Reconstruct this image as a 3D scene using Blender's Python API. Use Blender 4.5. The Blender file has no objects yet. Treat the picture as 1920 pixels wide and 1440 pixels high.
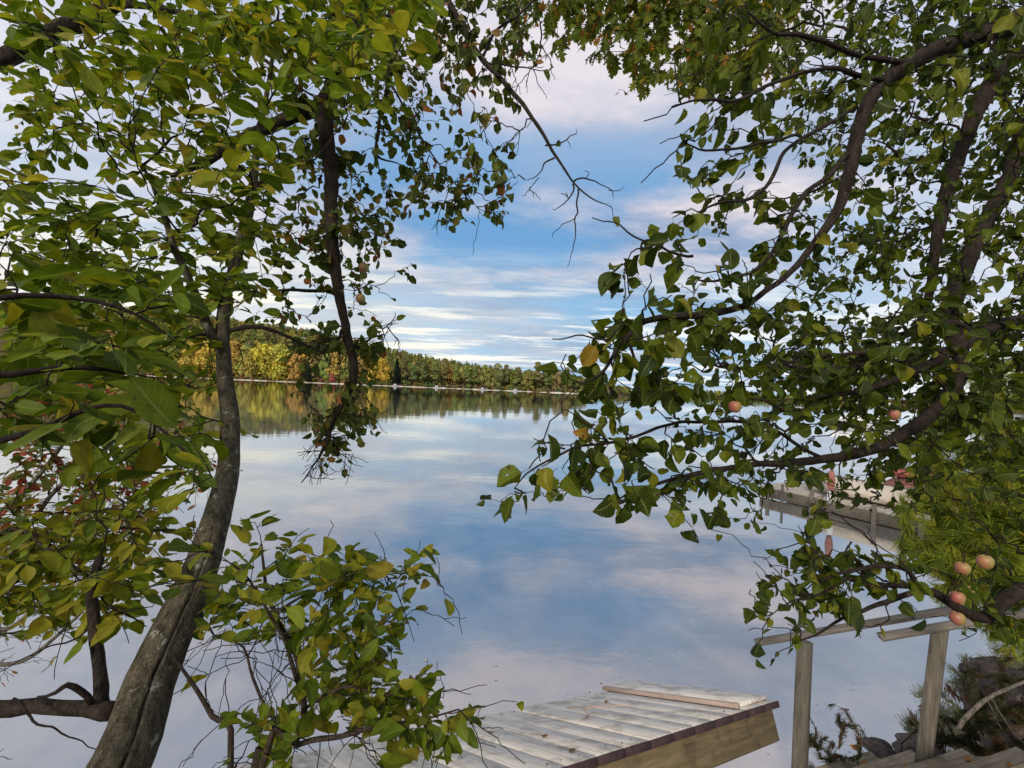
import bpy, math, random
import numpy as np
from mathutils import Vector, Matrix

random.seed(7)
rs = np.random.RandomState(11)
S = bpy.context.scene
COL = S.collection
R = math.radians

# ------------------------------------------------------------------ camera
F = 850.0                       # focal length in photo pixels (photo 1920 wide)
EYE = np.array([0.0, 0.0, 2.45])
ROLL, PITCH = R(2.35), math.atan(6 / 850)
fwd = np.array([0, math.cos(PITCH), math.sin(PITCH)])
up0 = np.array([0, -math.sin(PITCH), math.cos(PITCH)])
r0 = np.array([1.0, 0, 0])
right = r0 * math.cos(ROLL) + up0 * math.sin(ROLL)
up = up0 * math.cos(ROLL) - r0 * math.sin(ROLL)


def px(x, y, d):
    return EYE + (fwd + right * ((x - 960) / F) + up * ((720 - y) / F)) * d


def proj(P):
    Q = np.asarray(P) - EYE
    d = np.maximum(Q @ fwd, 1e-3)
    return 960 + F * (Q @ right) / d, 720 - F * (Q @ up) / d


def on_z(x, y, z):
    v = fwd + right * ((x - 960) / F) + up * ((720 - y) / F)
    return EYE + v * ((z - EYE[2]) / v[2])


cam_d = bpy.data.cameras.new('camera')
cam = bpy.data.objects.new('camera', cam_d)
COL.objects.link(cam)
cam_d.sensor_width = 36
cam_d.lens = 36 * F / 1920
cam_d.clip_start = 0.02
cam_d.clip_end = 20000
cam.matrix_world = Matrix(((right[0], up[0], -fwd[0], EYE[0]), (right[1], up[1], -fwd[1], EYE[1]),
                           (right[2], up[2], -fwd[2], EYE[2]), (0, 0, 0, 1)))
S.camera = cam

# ------------------------------------------------------------------ helpers
def tag(o, label=None, cat=None, group=None, kind=None):
    if label: o['label'] = label
    if cat: o['category'] = cat
    if group: o['group'] = group
    if kind: o['kind'] = kind
    return o


def empty(name, loc, label, cat, group=None):
    o = bpy.data.objects.new(name, None)
    o.empty_display_size = 0.1
    COL.objects.link(o)
    o.location = [float(c) for c in loc]
    return tag(o, label, cat, group)


def mesh(name, V, Fc, mat, parent=None, attrs=None, uv=None, smooth=False):
    """V (n,3), Fc: (m,k) array or list of arrays of world coordinates; one object."""
    V = np.asarray(V, dtype=np.float32).reshape(-1, 3)
    if parent is not None:
        V = V - np.array(parent.location, dtype=np.float32)
    me = bpy.data.meshes.new(name)
    groups = Fc if isinstance(Fc, (list, tuple)) and len(Fc) and isinstance(Fc[0], np.ndarray) else None
    if groups is None and isinstance(Fc, np.ndarray):
        groups = [Fc]
    if groups is not None:
        groups = [g for g in groups if len(g)]
        loops = np.concatenate([g.ravel() for g in groups]).astype(np.int32)
        tot = np.concatenate([np.full(len(g), g.shape[1]) for g in groups]).astype(np.int32)
        start = np.concatenate([[0], np.cumsum(tot)[:-1]]).astype(np.int32)
        me.vertices.add(len(V)); me.vertices.foreach_set('co', V.ravel())
        me.loops.add(len(loops)); me.loops.foreach_set('vertex_index', loops)
        me.polygons.add(len(tot)); me.polygons.foreach_set('loop_start', start)
        me.polygons.foreach_set('loop_total', tot)
        me.update(calc_edges=True)
    else:
        me.from_pydata([tuple(map(float, v)) for v in V], [], [tuple(map(int, f)) for f in Fc])
        loops = np.array([i for f in Fc for i in f], dtype=np.int32)
    if attrs:
        for k, a in attrs.items():
            a = np.asarray(a, dtype=np.float32)
            if a.ndim == 1:
                at = me.attributes.new(k, 'FLOAT', 'POINT'); at.data.foreach_set('value', a)
            else:
                at = me.attributes.new(k, 'FLOAT_COLOR', 'POINT'); at.data.foreach_set('color', a.ravel())
    if uv is not None:
        l = me.uv_layers.new(name='UVMap')
        l.data.foreach_set('uv', np.asarray(uv, dtype=np.float32)[loops].ravel())
    if smooth:
        me.polygons.foreach_set('use_smooth', np.ones(len(me.polygons), dtype=bool))
    me.validate()
    me.update()
    me.materials.append(mat)
    o = bpy.data.objects.new(name, me)
    COL.objects.link(o)
    if parent is not None:
        o.parent = parent
    return o


def nrm(v):
    v = np.asarray(v, dtype=float)
    return v / np.maximum(np.linalg.norm(v, axis=-1, keepdims=True), 1e-9)


SKYX, SKYY = 3.1, 1.7


class Bag:
    """collects pieces of one mesh"""
    def __init__(s): s.v, s.f, s.n = [], {}, 0
    def add(s, V, Fs):
        V = np.asarray(V, float)
        for k, g in Fs.items():
            s.f.setdefault(k, []).append(np.asarray(g) + s.n)
        s.v.append(V); s.n += len(V)
    def box(s, c, ax, half, bev=0.0):
        """box with centre c, axes ax (3 rows), half sizes; bevelled along its edges"""
        ax = np.asarray(ax, float); h = np.asarray(half, float); b = min(bev, h.min() * .45)
        if b <= 0:
            P = np.array([[sx, sy, sz] for sx in (-1, 1) for sy in (-1, 1) for sz in (-1, 1)]) * h
            q = np.array([[0, 1, 3, 2], [4, 6, 7, 5], [0, 4, 5, 1], [2, 3, 7, 6], [0, 2, 6, 4], [1, 5, 7, 3]])
            s.add(np.asarray(c) + P @ ax, {4: q}); return
        P, idx = [], {}
        for sx in (-1, 1):
            for sy in (-1, 1):
                for sz in (-1, 1):
                    sg = np.array([sx, sy, sz])
                    for a in range(3):
                        m = h - b; m = m * sg; m[a] = h[a] * sg[a]
                        idx[(sx, sy, sz, a)] = len(P); P.append(m)
        q, t = [], []
        for a in range(3):
            b1, c1 = (a + 1) % 3, (a + 2) % 3
            for sa in (-1, 1):
                r = []
                for (u, w) in ((-1, -1), (1, -1), (1, 1), (-1, 1)):
                    k = [0, 0, 0]; k[a] = sa; k[b1] = u; k[c1] = w
                    r.append(idx[(*k, a)])
                q.append(r if sa > 0 else r[::-1])
            for u in (-1, 1):
                for w in (-1, 1):
                    r = []
                    k1 = [0, 0, 0]; k1[b1] = u; k1[c1] = w
                    k1[a] = -1; A = idx[(*k1, b1)]; Bq = idx[(*k1, c1)]
                    k1[a] = 1; C = idx[(*k1, c1)]; D = idx[(*k1, b1)]
                    r = [A, D, C, Bq]
                    q.append(r if u * w < 0 else r[::-1])
        for sx in (-1, 1):
            for sy in (-1, 1):
                for sz in (-1, 1):
                    r = [idx[(sx, sy, sz, a)] for a in range(3)]
                    t.append(r if sx * sy * sz > 0 else r[::-1])
        s.add(np.asarray(c) + np.array(P) @ ax, {4: np.array(q), 3: np.array(t)})
    def tube(s, P, r, n=6, rough=0.0, groove=None):
        V, Q, caps = tube(P, r, n, rough, groove)
        s.add(V, {4: Q, n: caps})
    def build(s, name, mat, parent=None, **k):
        if not s.v: return None
        return mesh(name, np.concatenate(s.v), [np.concatenate(g) for g in s.f.values()], mat, parent, **k)


def tube(P, r, n=6, rough=0.0, groove=None):
    P = np.asarray(P, float); r = np.asarray(r, float)
    m = len(P)
    T = np.gradient(P, axis=0); T = nrm(T)
    ref = np.array([0, 0, 1.0]) if abs(T[0][2]) < .8 else np.array([1.0, 0, 0])
    A = np.empty((m, 3)); a = nrm(ref - T[0] * (ref @ T[0]))
    for i in range(m):
        a = a - T[i] * (a @ T[i]); a = a / max(np.linalg.norm(a), 1e-9); A[i] = a
    B = np.cross(T, A)
    th = np.arange(n) * 2 * math.pi / n
    rad = np.repeat(r[:, None], n, 1)
    if rough:
        ph = rs.rand(4) * 6.28
        k = np.arange(m)[:, None]
        wob = (np.sin(th * 2 + k * .11 + ph[0]) + np.sin(th * 3 - k * .17 + ph[1]) * .8 +
               np.sin(th * 5 + k * .43 + ph[2]) * .6 + np.sin(k * .31 + ph[3]) * .5)
        rad = rad * (1 + rough * wob * .4 + rough * .35 * rs.randn(m, n))
    if groove is not None:
        gdir, dep, lo, hi = groove
        t = np.linspace(0, 1, m)
        w = np.clip((t - lo) / .06, 0, 1) * np.clip((hi - t) / .08, 0, 1)
        gdir = nrm(gdir)
        for i in range(m):
            o = np.cos(th)[:, None] * A[i] + np.sin(th)[:, None] * B[i]
            j = int(np.argmax(o @ gdir))
            rad[i, j] *= 1 - dep * w[i]
            rad[i, (j + 1) % n] *= 1 - .10 * w[i]
            rad[i, (j - 1) % n] *= 1 + .04 * w[i]
            rad[i, (j + 2) % n] *= 1 + .04 * w[i]
    V = P[:, None, :] + rad[:, :, None] * (np.cos(th)[None, :, None] * A[:, None, :] + np.sin(th)[None, :, None] * B[:, None, :])
    V = V.reshape(-1, 3)
    i = np.arange(m - 1)[:, None] * n; j = np.arange(n)[None, :]; j2 = (j + 1) % n
    Q = np.stack([i + j, i + j2, i + n + j2, i + n + j], -1).reshape(-1, 4)
    caps = np.array([list(range(n))[::-1], [(m - 1) * n + q for q in range(n)]])
    return V, Q, caps


def spline(pts, step=0.05):
    """pts: (x,y,d,r) photo pixel + depth, or ('w',x,y,z,r). Catmull-Rom resample -> P, r"""
    C = []
    for p in pts:
        if p[0] == 'w': C.append([p[1], p[2], p[3], p[4]])
        else: C.append([*px(p[0], p[1], p[2]), p[3]])
    C = np.array(C, float)
    E = np.vstack([2 * C[0] - C[1], C, 2 * C[-1] - C[-2]])
    out = []
    for k in range(1, len(E) - 2):
        L = np.linalg.norm(E[k + 1][:3] - E[k][:3]); n = max(2, int(math.ceil(L / step)))
        t = (np.arange(n) / n)[:, None]
        a, b, c, d = E[k - 1], E[k], E[k + 1], E[k + 2]
        out.append(.5 * ((2 * b) + (-a + c) * t + (2 * a - 5 * b + 4 * c - d) * t ** 2 + (-a + 3 * b - 3 * c + d) * t ** 3))
    out.append(C[-1:])
    O = np.vstack(out)
    return O[:, :3], np.maximum(O[:, 3], .0012)


def wobble(P, amp):
    n = len(P)
    if n < 4: return P
    W = rs.randn(n, 3) * amp
    for _ in range(2):
        W[1:-1] = (W[:-2] + W[1:-1] * 2 + W[2:]) / 4
    W[0] = 0; W[-1] = 0
    return P + W


# ------------------------------------------------------------------ materials
def new_mat(name):
    m = bpy.data.materials.new(name); m.use_nodes = True
    nt = m.node_tree; nt.nodes.clear()
    return m, nt, nt.nodes, nt.links


def ND(nt, typ, **k):
    n = nt.nodes.new(typ)
    for a, v in k.items():
        if a == 'inp':
            for i, x in v.items(): n.inputs[i].default_value = x
        else: setattr(n, a, v)
    return n


def ramp(nt, stops, fac=None, interp='LINEAR'):
    n = nt.nodes.new('ShaderNodeValToRGB'); cr = n.color_ramp; cr.interpolation = interp
    while len(cr.elements) < len(stops): cr.elements.new(.5)
    for e, (p, c) in zip(cr.elements, stops):
        e.position = p; e.color = c if len(c) == 4 else (*c, 1)
    if fac is not None: nt.links.new(fac, n.inputs[0])
    return n


def mix(nt, a, b, fac, typ='MIX'):
    n = nt.nodes.new('ShaderNodeMix'); n.data_type = 'RGBA'; n.blend_type = typ
    for s, v in ((6, a), (7, b), (0, fac)):
        if hasattr(v, 'links') or isinstance(v, bpy.types.NodeSocket): nt.links.new(v, n.inputs[s])
        else: n.inputs[s].default_value = v if s == 0 else ((*v, 1) if len(v) == 3 else v)
    return n.outputs[2]


def mathn(nt, op, a, b=None, clamp=False):
    n = nt.nodes.new('ShaderNodeMath'); n.operation = op; n.use_clamp = clamp
    for i, v in ((0, a), (1, b)):
        if v is None: continue
        if isinstance(v, bpy.types.NodeSocket): nt.links.new(v, n.inputs[i])
        else: n.inputs[i].default_value = v
    return n.outputs[0]


def noise(nt, vec, scale, detail=4, rough=.55, out=0):
    n = nt.nodes.new('ShaderNodeTexNoise'); n.inputs['Scale'].default_value = scale
    n.inputs['Detail'].default_value = detail; n.inputs['Roughness'].default_value = rough
    if vec is not None: nt.links.new(vec, n.inputs['Vector'])
    return n.outputs[out]


def mapping(nt, vec, scale=(1, 1, 1), rot=(0, 0, 0), loc=(0, 0, 0)):
    n = nt.nodes.new('ShaderNodeMapping')
    n.inputs['Scale'].default_value = scale; n.inputs['Rotation'].default_value = rot; n.inputs['Location'].default_value = loc
    nt.links.new(vec, n.inputs['Vector']); return n.outputs[0]


def leaf_mat(name, stops, trans=.35, veins=True, spots=.0, spot_col=(.05, .022, .008), rough=.55, holes=0.0):
    m, nt, N, L = new_mat(name)
    at = ND(nt, 'ShaderNodeAttribute', attribute_name='rnd')
    col = ramp(nt, stops, at.outputs['Fac']).outputs[0]
    geo = ND(nt, 'ShaderNodeNewGeometry')
    # blotchy variation across blades
    nz = noise(nt, geo.outputs['Position'], 38, 3)
    v = ramp(nt, [(.3, (.72, .72, .70)), (.7, (1.25, 1.22, 1.15))], nz).outputs[0]
    col = mix(nt, col, v, 1.0, 'MULTIPLY')
    if veins:
        uv = ND(nt, 'ShaderNodeUVMap', uv_map='UVMap')
        sp = ND(nt, 'ShaderNodeSeparateXYZ'); L.new(uv.outputs[0], sp.inputs[0])
        au = mathn(nt, 'ABSOLUTE', mathn(nt, 'SUBTRACT', sp.outputs[0], .5))
        rib = mathn(nt, 'LESS_THAN', au, .03)
        t = mathn(nt, 'FRACT', mathn(nt, 'MULTIPLY', mathn(nt, 'SUBTRACT', sp.outputs[1], mathn(nt, 'MULTIPLY', au, .55)), 8.0))
        side = mathn(nt, 'MULTIPLY', mathn(nt, 'LESS_THAN', t, .13), .45)
        vf = mathn(nt, 'MAXIMUM', rib, side)
        col = mix(nt, col, mix(nt, col, (.30, .34, .10), .35), vf)
    if spots:
        vz = nt.nodes.new('ShaderNodeTexVoronoi'); vz.inputs['Scale'].default_value = 55
        L.new(geo.outputs['Position'], vz.inputs['Vector'])
        big = noise(nt, geo.outputs['Position'], 16, 2)
        f = mathn(nt, 'MULTIPLY', mathn(nt, 'LESS_THAN', vz.outputs['Distance'], .26), mathn(nt, 'GREATER_THAN', big, 1 - spots))
        col = mix(nt, col, spot_col, mathn(nt, 'MULTIPLY', f, .8))
    pb = ND(nt, 'ShaderNodeBsdfPrincipled'); pb.inputs['Roughness'].default_value = rough
    pb.inputs['Specular IOR Level'].default_value = .16
    L.new(col, pb.inputs['Base Color'])
    tr = ND(nt, 'ShaderNodeBsdfTranslucent')
    L.new(mix(nt, col, (1.7, 1.75, .7), 1.0, 'MULTIPLY'), tr.inputs['Color'])
    ms = ND(nt, 'ShaderNodeMixShader'); ms.inputs[0].default_value = trans
    L.new(pb.outputs[0], ms.inputs[1]); L.new(tr.outputs[0], ms.inputs[2])
    last = ms.outputs[0]
    if holes:                 # insect holes and nibbled spots in the blade
        vh = nt.nodes.new('ShaderNodeTexVoronoi'); vh.inputs['Scale'].default_value = 42
        wv = ND(nt, 'ShaderNodeVectorMath', operation='ADD'); L.new(geo.outputs['Position'], wv.inputs[0])
        wn = noise(nt, geo.outputs['Position'], 120, 2, .5, 1)
        sc_ = ND(nt, 'ShaderNodeVectorMath', operation='SCALE'); L.new(wn, sc_.inputs[0]); sc_.inputs['Scale'].default_value = .012
        L.new(sc_.outputs[0], wv.inputs[1]); L.new(wv.outputs[0], vh.inputs['Vector'])
        bigh = noise(nt, geo.outputs['Position'], 11, 2)
        hf = mathn(nt, 'MULTIPLY', mathn(nt, 'LESS_THAN', vh.outputs['Distance'], .20), mathn(nt, 'GREATER_THAN', bigh, 1 - holes))
        tp = ND(nt, 'ShaderNodeBsdfTransparent'); mh = ND(nt, 'ShaderNodeMixShader')
        L.new(hf, mh.inputs[0]); L.new(last, mh.inputs[1]); L.new(tp.outputs[0], mh.inputs[2]); last = mh.outputs[0]
    out = ND(nt, 'ShaderNodeOutputMaterial'); L.new(last, out.inputs[0])
    return m


def bark_mat(name, c1, c2, lichen=None, sc=40, amount=.6):
    m, nt, N, L = new_mat(name)
    geo = ND(nt, 'ShaderNodeNewGeometry'); pos = geo.outputs['Position']
    n1 = noise(nt, mapping(nt, pos, (1, 1, .35)), sc, 6, .65)
    col = ramp(nt, [(.3, c1), (.62, c2)], n1).outputs[0]
    n3 = noise(nt, pos, sc * 4, 3, .6)
    col = mix(nt, col, ramp(nt, [(.35, (.55, .55, .55)), (.7, (1.35, 1.3, 1.25))], n3).outputs[0], 1.0, 'MULTIPLY')
    if lichen:
        n2 = noise(nt, pos, sc * .42, 5, .7)
        f = ramp(nt, [(amount, (0, 0, 0)), (amount + .035, (1, 1, 1))], n2).outputs[0]
        col = mix(nt, col, lichen, mathn(nt, 'MULTIPLY', f, .85))
    pb = ND(nt, 'ShaderNodeBsdfPrincipled'); pb.inputs['Roughness'].default_value = .9
    pb.inputs['Specular IOR Level'].default_value = .15
    L.new(col, pb.inputs['Base Color'])
    bp = ND(nt, 'ShaderNodeBump'); bp.inputs['Strength'].default_value = .9; bp.inputs['Distance'].default_value = .010
    L.new(mathn(nt, 'ADD', n1, mathn(nt, 'MULTIPLY', n3, .4)), bp.inputs['Height']); L.new(bp.outputs[0], pb.inputs['Normal'])
    out = ND(nt, 'ShaderNodeOutputMaterial'); L.new(pb.outputs[0], out.inputs[0])
    return m


def wood_mat(name, stops, axis, stain=(.09, .075, .055), stain_at=.6, rough=.85, scale=1.0, fine=1.0):
    """weathered wood whose grain runs along the unit vector axis"""
    m, nt, N, L = new_mat(name)
    geo = ND(nt, 'ShaderNodeNewGeometry'); pos = geo.outputs['Position']
    oi = ND(nt, 'ShaderNodeObjectInfo')
    A = nrm(axis); ref = np.array([0, 0, 1.0]) if abs(A[2]) < .8 else np.array([1.0, 0, 0])
    B = nrm(np.cross(A, ref)); Cx = np.cross(A, B)
    def dot(v):
        d = ND(nt, 'ShaderNodeVectorMath', operation='DOT_PRODUCT'); L.new(pos, d.inputs[0]); d.inputs[1].default_value = [float(x) for x in v]
        return d.outputs['Value']
    cb = ND(nt, 'ShaderNodeCombineXYZ')
    L.new(mathn(nt, 'ADD', mathn(nt, 'MULTIPLY', dot(A), 2.2 * scale), mathn(nt, 'MULTIPLY', oi.outputs['Random'], 37)), cb.inputs[0])
    L.new(mathn(nt, 'MULTIPLY', dot(B), 26 * scale), cb.inputs[1]); L.new(mathn(nt, 'MULTIPLY', dot(Cx), 26 * scale), cb.inputs[2])
    g = noise(nt, cb.outputs[0], 2.0 * fine, 6, .7)
    col = ramp(nt, stops, g).outputs[0]
    blot = noise(nt, mapping(nt, pos, (1, 1, 1)), 9 * scale, 5, .65)
    f = ramp(nt, [(stain_at, (0, 0, 0)), (stain_at + .16, (1, 1, 1))], blot).outputs[0]
    col = mix(nt, col, stain, mathn(nt, 'MULTIPLY', f, .55))
    tone = mathn(nt, 'ADD', .82, mathn(nt, 'MULTIPLY', oi.outputs['Random'], .34))
    vm = ND(nt, 'ShaderNodeVectorMath', operation='SCALE'); L.new(col, vm.inputs[0]); L.new(tone, vm.inputs['Scale'])
    pb = ND(nt, 'ShaderNodeBsdfPrincipled'); pb.inputs['Roughness'].default_value = rough
    pb.inputs['Specular IOR Level'].default_value = .25
    L.new(vm.outputs[0], pb.inputs['Base Color'])
    bp = ND(nt, 'ShaderNodeBump'); bp.inputs['Strength'].default_value = .5; bp.inputs['Distance'].default_value = .003
    L.new(g, bp.inputs['Height']); L.new(bp.outputs[0], pb.inputs['Normal'])
    out = ND(nt, 'ShaderNodeOutputMaterial'); L.new(pb.outputs[0], out.inputs[0])
    return m


def plain_mat(name, c1, c2=None, scale=8, rough=.7, spec=.3, bump=0.0, metal=0.0):
    m, nt, N, L = new_mat(name)
    geo = ND(nt, 'ShaderNodeNewGeometry')
    n1 = noise(nt, geo.outputs['Position'], scale, 5, .6)
    col = ramp(nt, [(.3, c1), (.7, c2 or tuple(x * 1.25 for x in c1))], n1).outputs[0]
    pb = ND(nt, 'ShaderNodeBsdfPrincipled'); pb.inputs['Roughness'].default_value = rough
    pb.inputs['Specular IOR Level'].default_value = spec; pb.inputs['Metallic'].default_value = metal
    L.new(col, pb.inputs['Base Color'])
    if bump:
        bp = ND(nt, 'ShaderNodeBump'); bp.inputs['Strength'].default_value = .7; bp.inputs['Distance'].default_value = bump
        L.new(n1, bp.inputs['Height']); L.new(bp.outputs[0], pb.inputs['Normal'])
    out = ND(nt, 'ShaderNodeOutputMaterial'); L.new(pb.outputs[0], out.inputs[0])
    return m


def far_mat(name, use_attr):
    m, nt, N, L = new_mat(name)
    geo = ND(nt, 'ShaderNodeNewGeometry')
    if use_attr:
        c = ND(nt, 'ShaderNodeAttribute', attribute_name='col').outputs['Color']
    else:
        c = ND(nt, 'ShaderNodeObjectInfo').outputs['Color']
    n1 = noise(nt, geo.outputs['Position'], .35, 4, .6)
    c = mix(nt, c, ramp(nt, [(.3, (.6, .62, .62)), (.7, (1.35, 1.3, 1.2))], n1).outputs[0], 1.0, 'MULTIPLY')
    df = ND(nt, 'ShaderNodeBsdfDiffuse'); L.new(c, df.inputs[0])
    tr = ND(nt, 'ShaderNodeBsdfTranslucent'); L.new(c, tr.inputs[0])
    ms = ND(nt, 'ShaderNodeMixShader'); ms.inputs[0].default_value = .25
    L.new(df.outputs[0], ms.inputs[1]); L.new(tr.outputs[0], ms.inputs[2])
    out = ND(nt, 'ShaderNodeOutputMaterial'); L.new(ms.outputs[0], out.inputs[0])
    return m


G = dict(
    dk=(.040, .070, .005), g=(.078, .118, .006), lg=(.135, .170, .010), yg=(.21, .20, .014), ye=(.42, .26, .02),
    br=(.11, .048, .015), rd=(.20, .035, .02), ol=(.075, .085, .018))
M = {}
M['leaf_oval'] = leaf_mat('oval leaf', [(0, G['dk']), (.35, G['g']), (.65, G['lg']), (.86, G['yg']), (.95, (.24, .19, .02)), (1, G['br'])], .42, spots=.36, holes=.36)
M['leaf_big'] = leaf_mat('large near leaf', [(0, G['dk']), (.45, G['g']), (.75, G['lg']), (.92, G['yg']), (1, (.24, .18, .02))], .36, spots=.34)
M['leaf_apple'] = leaf_mat('apple leaf', [(0, (.016, .029, .003)), (.45, (.045, .066, .004)), (.80, (.105, .130, .008)), (.94, (.19, .17, .014)), (.975, (.26, .13, .02)), (1, (.09, .035, .014))], .36, spots=.42, holes=.46)
M['leaf_apple_far'] = leaf_mat('apple leaf of left tree', [(0, (.026, .042, .008)), (.45, (.055, .080, .010)), (.78, (.10, .115, .015)), (.90, (.15, .10, .025)), (.96, (.22, .07, .025)), (1, (.12, .04, .016))], .30, spots=.3)
M['leaf_oak'] = leaf_mat('oak leaf', [(0, (.06, .085, .012)), (.5, (.10, .135, .016)), (.85, (.16, .15, .02)), (.93, (.30, .13, .02)), (1, (.15, .05, .02))], .34, veins=False)
M['leaf_red'] = leaf_mat('huckleberry leaf', [(0, (.06, .09, .015)), (.4, (.11, .12, .02)), (.6, (.17, .09, .035)), (.8, (.26, .06, .04)), (1, (.30, .03, .03))], .35)
M['needle'] = leaf_mat('pine needle', [(0, (.05, .095, .015)), (.5, (.22, .27, .03)), (.85, (.38, .38, .05)), (1, (.26, .20, .03))], .3, veins=False)
M['juniper'] = leaf_mat('juniper scale leaf', [(0, (.020, .026, .010)), (.5, (.045, .048, .018)), (.85, (.075, .05, .03)), (1, (.13, .05, .03))], .15, veins=False)
M['dry'] = leaf_mat('dry fallen leaf', [(0, (.12, .05, .02)), (.5, (.25, .11, .035)), (1, (.36, .17, .05))], .2, spots=.3)
M['bark_lean'] = bark_mat('grey bark with lichen', (.018, .016, .010), (.105, .092, .064), (.22, .23, .185), 48, .61)
M['bark_apple'] = bark_mat('dark apple bark', (.012, .009, .007), (.048, .037, .028), (.10, .105, .085), 50, .66)
M['bark_right'] = bark_mat('brown apple bark', (.010, .007, .005), (.042, .031, .024), (.085, .088, .066), 50, .63)
M['twig'] = bark_mat('dark twig', (.014, .010, .009), (.042, .030, .026), None, 90)
M['bark_stem'] = bark_mat('shrub stem', (.028, .020, .015), (.075, .055, .042), None, 80)
M['bark_dead'] = bark_mat('dead grey wood', (.05, .045, .038), (.20, .18, .15), None, 60)
M['bark_pale'] = bark_mat('pale far trunk', (.16, .13, .09), (.42, .36, .28), None, 1.2)
M['bark_oak'] = bark_mat('oak bark', (.03, .026, .02), (.10, .085, .07), None, 20)
M['far_tree'] = far_mat('far tree crown', False)
M['far_wood'] = far_mat('far forest', True)

# ------------------------------------------------------------------ leaves
def leaf_template(kind, seed, nL=6, nW=2, pet=.22):
    """blade along +y from 0..1, width along x, normal +z. returns V, quads, uv"""
    r = np.random.RandomState(seed)
    V, uv, Q = [], [], []
    fold = .12 + .22 * r.rand() if kind != 'apple' else .15 + .75 * r.rand(); curl = (-.6 + .75 * r.rand()) if kind != 'apple' else (-.75 + .9 * r.rand()); twist = r.randn() * .25; wav = r.rand() * 6.28
    ts = np.linspace(0, 1, nL + 1)
    bend = r.randn() * .10
    for i, t in enumerate(ts):
        if kind == 'oval':
            w = .27 * math.sin(math.pi * min(1, t ** .92)) ** .72
        elif kind == 'obovate':
            w = .29 * math.sin(math.pi * t ** 1.12) ** .70
        elif kind == 'apple':
            w = .40 * math.sin(math.pi * t ** .82) ** .60
        elif kind == 'small':
            w = .28 * math.sin(math.pi * t) ** .75
        if t in (0, 1): w = .012 if t == 0 else .006
        for k in range(-nW, nW + 1):
            s = k / nW
            ww = w * (1 + (r.randn() * .13 if kind == 'apple' and abs(k) == nW and 0 < t < 1 else r.randn() * .03))
            x = s * ww + bend * math.sin(math.pi * t)
            z = fold * abs(s) * w + curl * t * t * .6 + twist * s * w * t + .02 * math.sin(t * 9 + wav) * s
            y = t - .10 * max(0, curl) * t - (.05 * abs(s) * (1 - t) if kind == 'apple' else 0)
            V.append((x, y, z)); uv.append((s * .5 + .5, t))
    c = 2 * nW + 1
    for i in range(nL):
        for k in range(2 * nW):
            a = i * c + k
            Q.append((a, a + 1, a + c + 1, a + c))
    b = len(V)
    for (yy, zz) in ((-pet, .05), (0.02, 0)):
        for xx in (-.012, .012):
            V.append((xx, yy, zz)); uv.append((.5, 0))
    Q.append((b, b + 1, b + 3, b + 2))
    V = np.array(V); V[:, 1] += pet; V[:, 2] -= .05
    return V, np.array(Q), np.array(uv)


def oak_template(seed):
    r = np.random.RandomState(seed)
    ed = [(0.02, 0), (.07, .12), (.24, .20), (.11, .30), (.36, .45), (.14, .52), (.36, .74), (.13, .76), (.15, .92), (.0, 1.08)]
    V, Q, uv = [], [], []
    for (w, y) in ed:
        w *= 1 + r.randn() * .15
        z = -.25 * y * y + r.randn() * .02
        V += [(-w, y + (.05 if w > .15 else 0), z + w * .25), (0, y, z), (w, y + (.05 if w > .15 else 0), z + w * .25)]
        uv += [(0, y), (.5, y), (1, y)]
    for i in range(len(ed) - 1):
        a = 3 * i
        Q += [(a, a + 1, a + 4, a + 3), (a + 1, a + 2, a + 5, a + 4)]
    b = len(V)
    V += [(-.01, -.2, 0), (.01, -.2, 0), (.01, .02, 0), (-.01, .02, 0)]; uv += [(.5, 0)] * 4
    Q.append((b, b + 1, b + 2, b + 3))
    V = np.array(V); V[:, 1] += .2
    return V, np.array(Q), np.array(uv)


def tuft_template(seed, n=20, spread=.75, w=.022, back=.5):
    """a brush of needles round +y"""
    r = np.random.RandomState(seed)
    V, Q, uv = [], [], []
    for i in range(n):
        y0 = r.rand() * back
        a = r.rand() * 6.283; sp = spread * (.35 + .65 * r.rand())
        d = nrm([math.cos(a) * sp, 1 - .4 * sp, math.sin(a) * sp - .12])
        s = nrm(np.cross(d, r.randn(3))) * w
        L = .75 + .35 * r.rand()
        p0 = np.array([0, y0 - back, 0]); p1 = p0 + d * L * .55 ; p2 = p0 + d * L + np.array([0, 0, -.08])
        b = len(V)
        V += [p0 - s, p0 + s, p1 + s, p1 - s, p2 + s * .3, p2 - s * .3]; uv += [(.5, .5)] * 6
        Q += [(b, b + 1, b + 2, b + 3), (b + 3, b + 2, b + 4, b + 5)]
    return np.array(V), np.array(Q), np.array(uv)


TEMPL = {
    'oval': [leaf_template('oval', s) for s in range(6)],
    'obovate': [leaf_template('obovate', 20 + s) for s in range(6)],
    'apple': [leaf_template('apple', 40 + s, 6, 2, .35) for s in range(8)],
    'apple_small': [leaf_template('apple', 60 + s, 4, 1, .35) for s in range(6)],
    'small': [leaf_template('small', 80 + s, 3, 1, .12) for s in range(5)],
    'oak': [oak_template(s) for s in range(6)],
    'needle': [tuft_template(s) for s in range(6)],
    'juniper': [tuft_template(30 + s, 22, .5, .030, .9) for s in range(5)],
}


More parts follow.
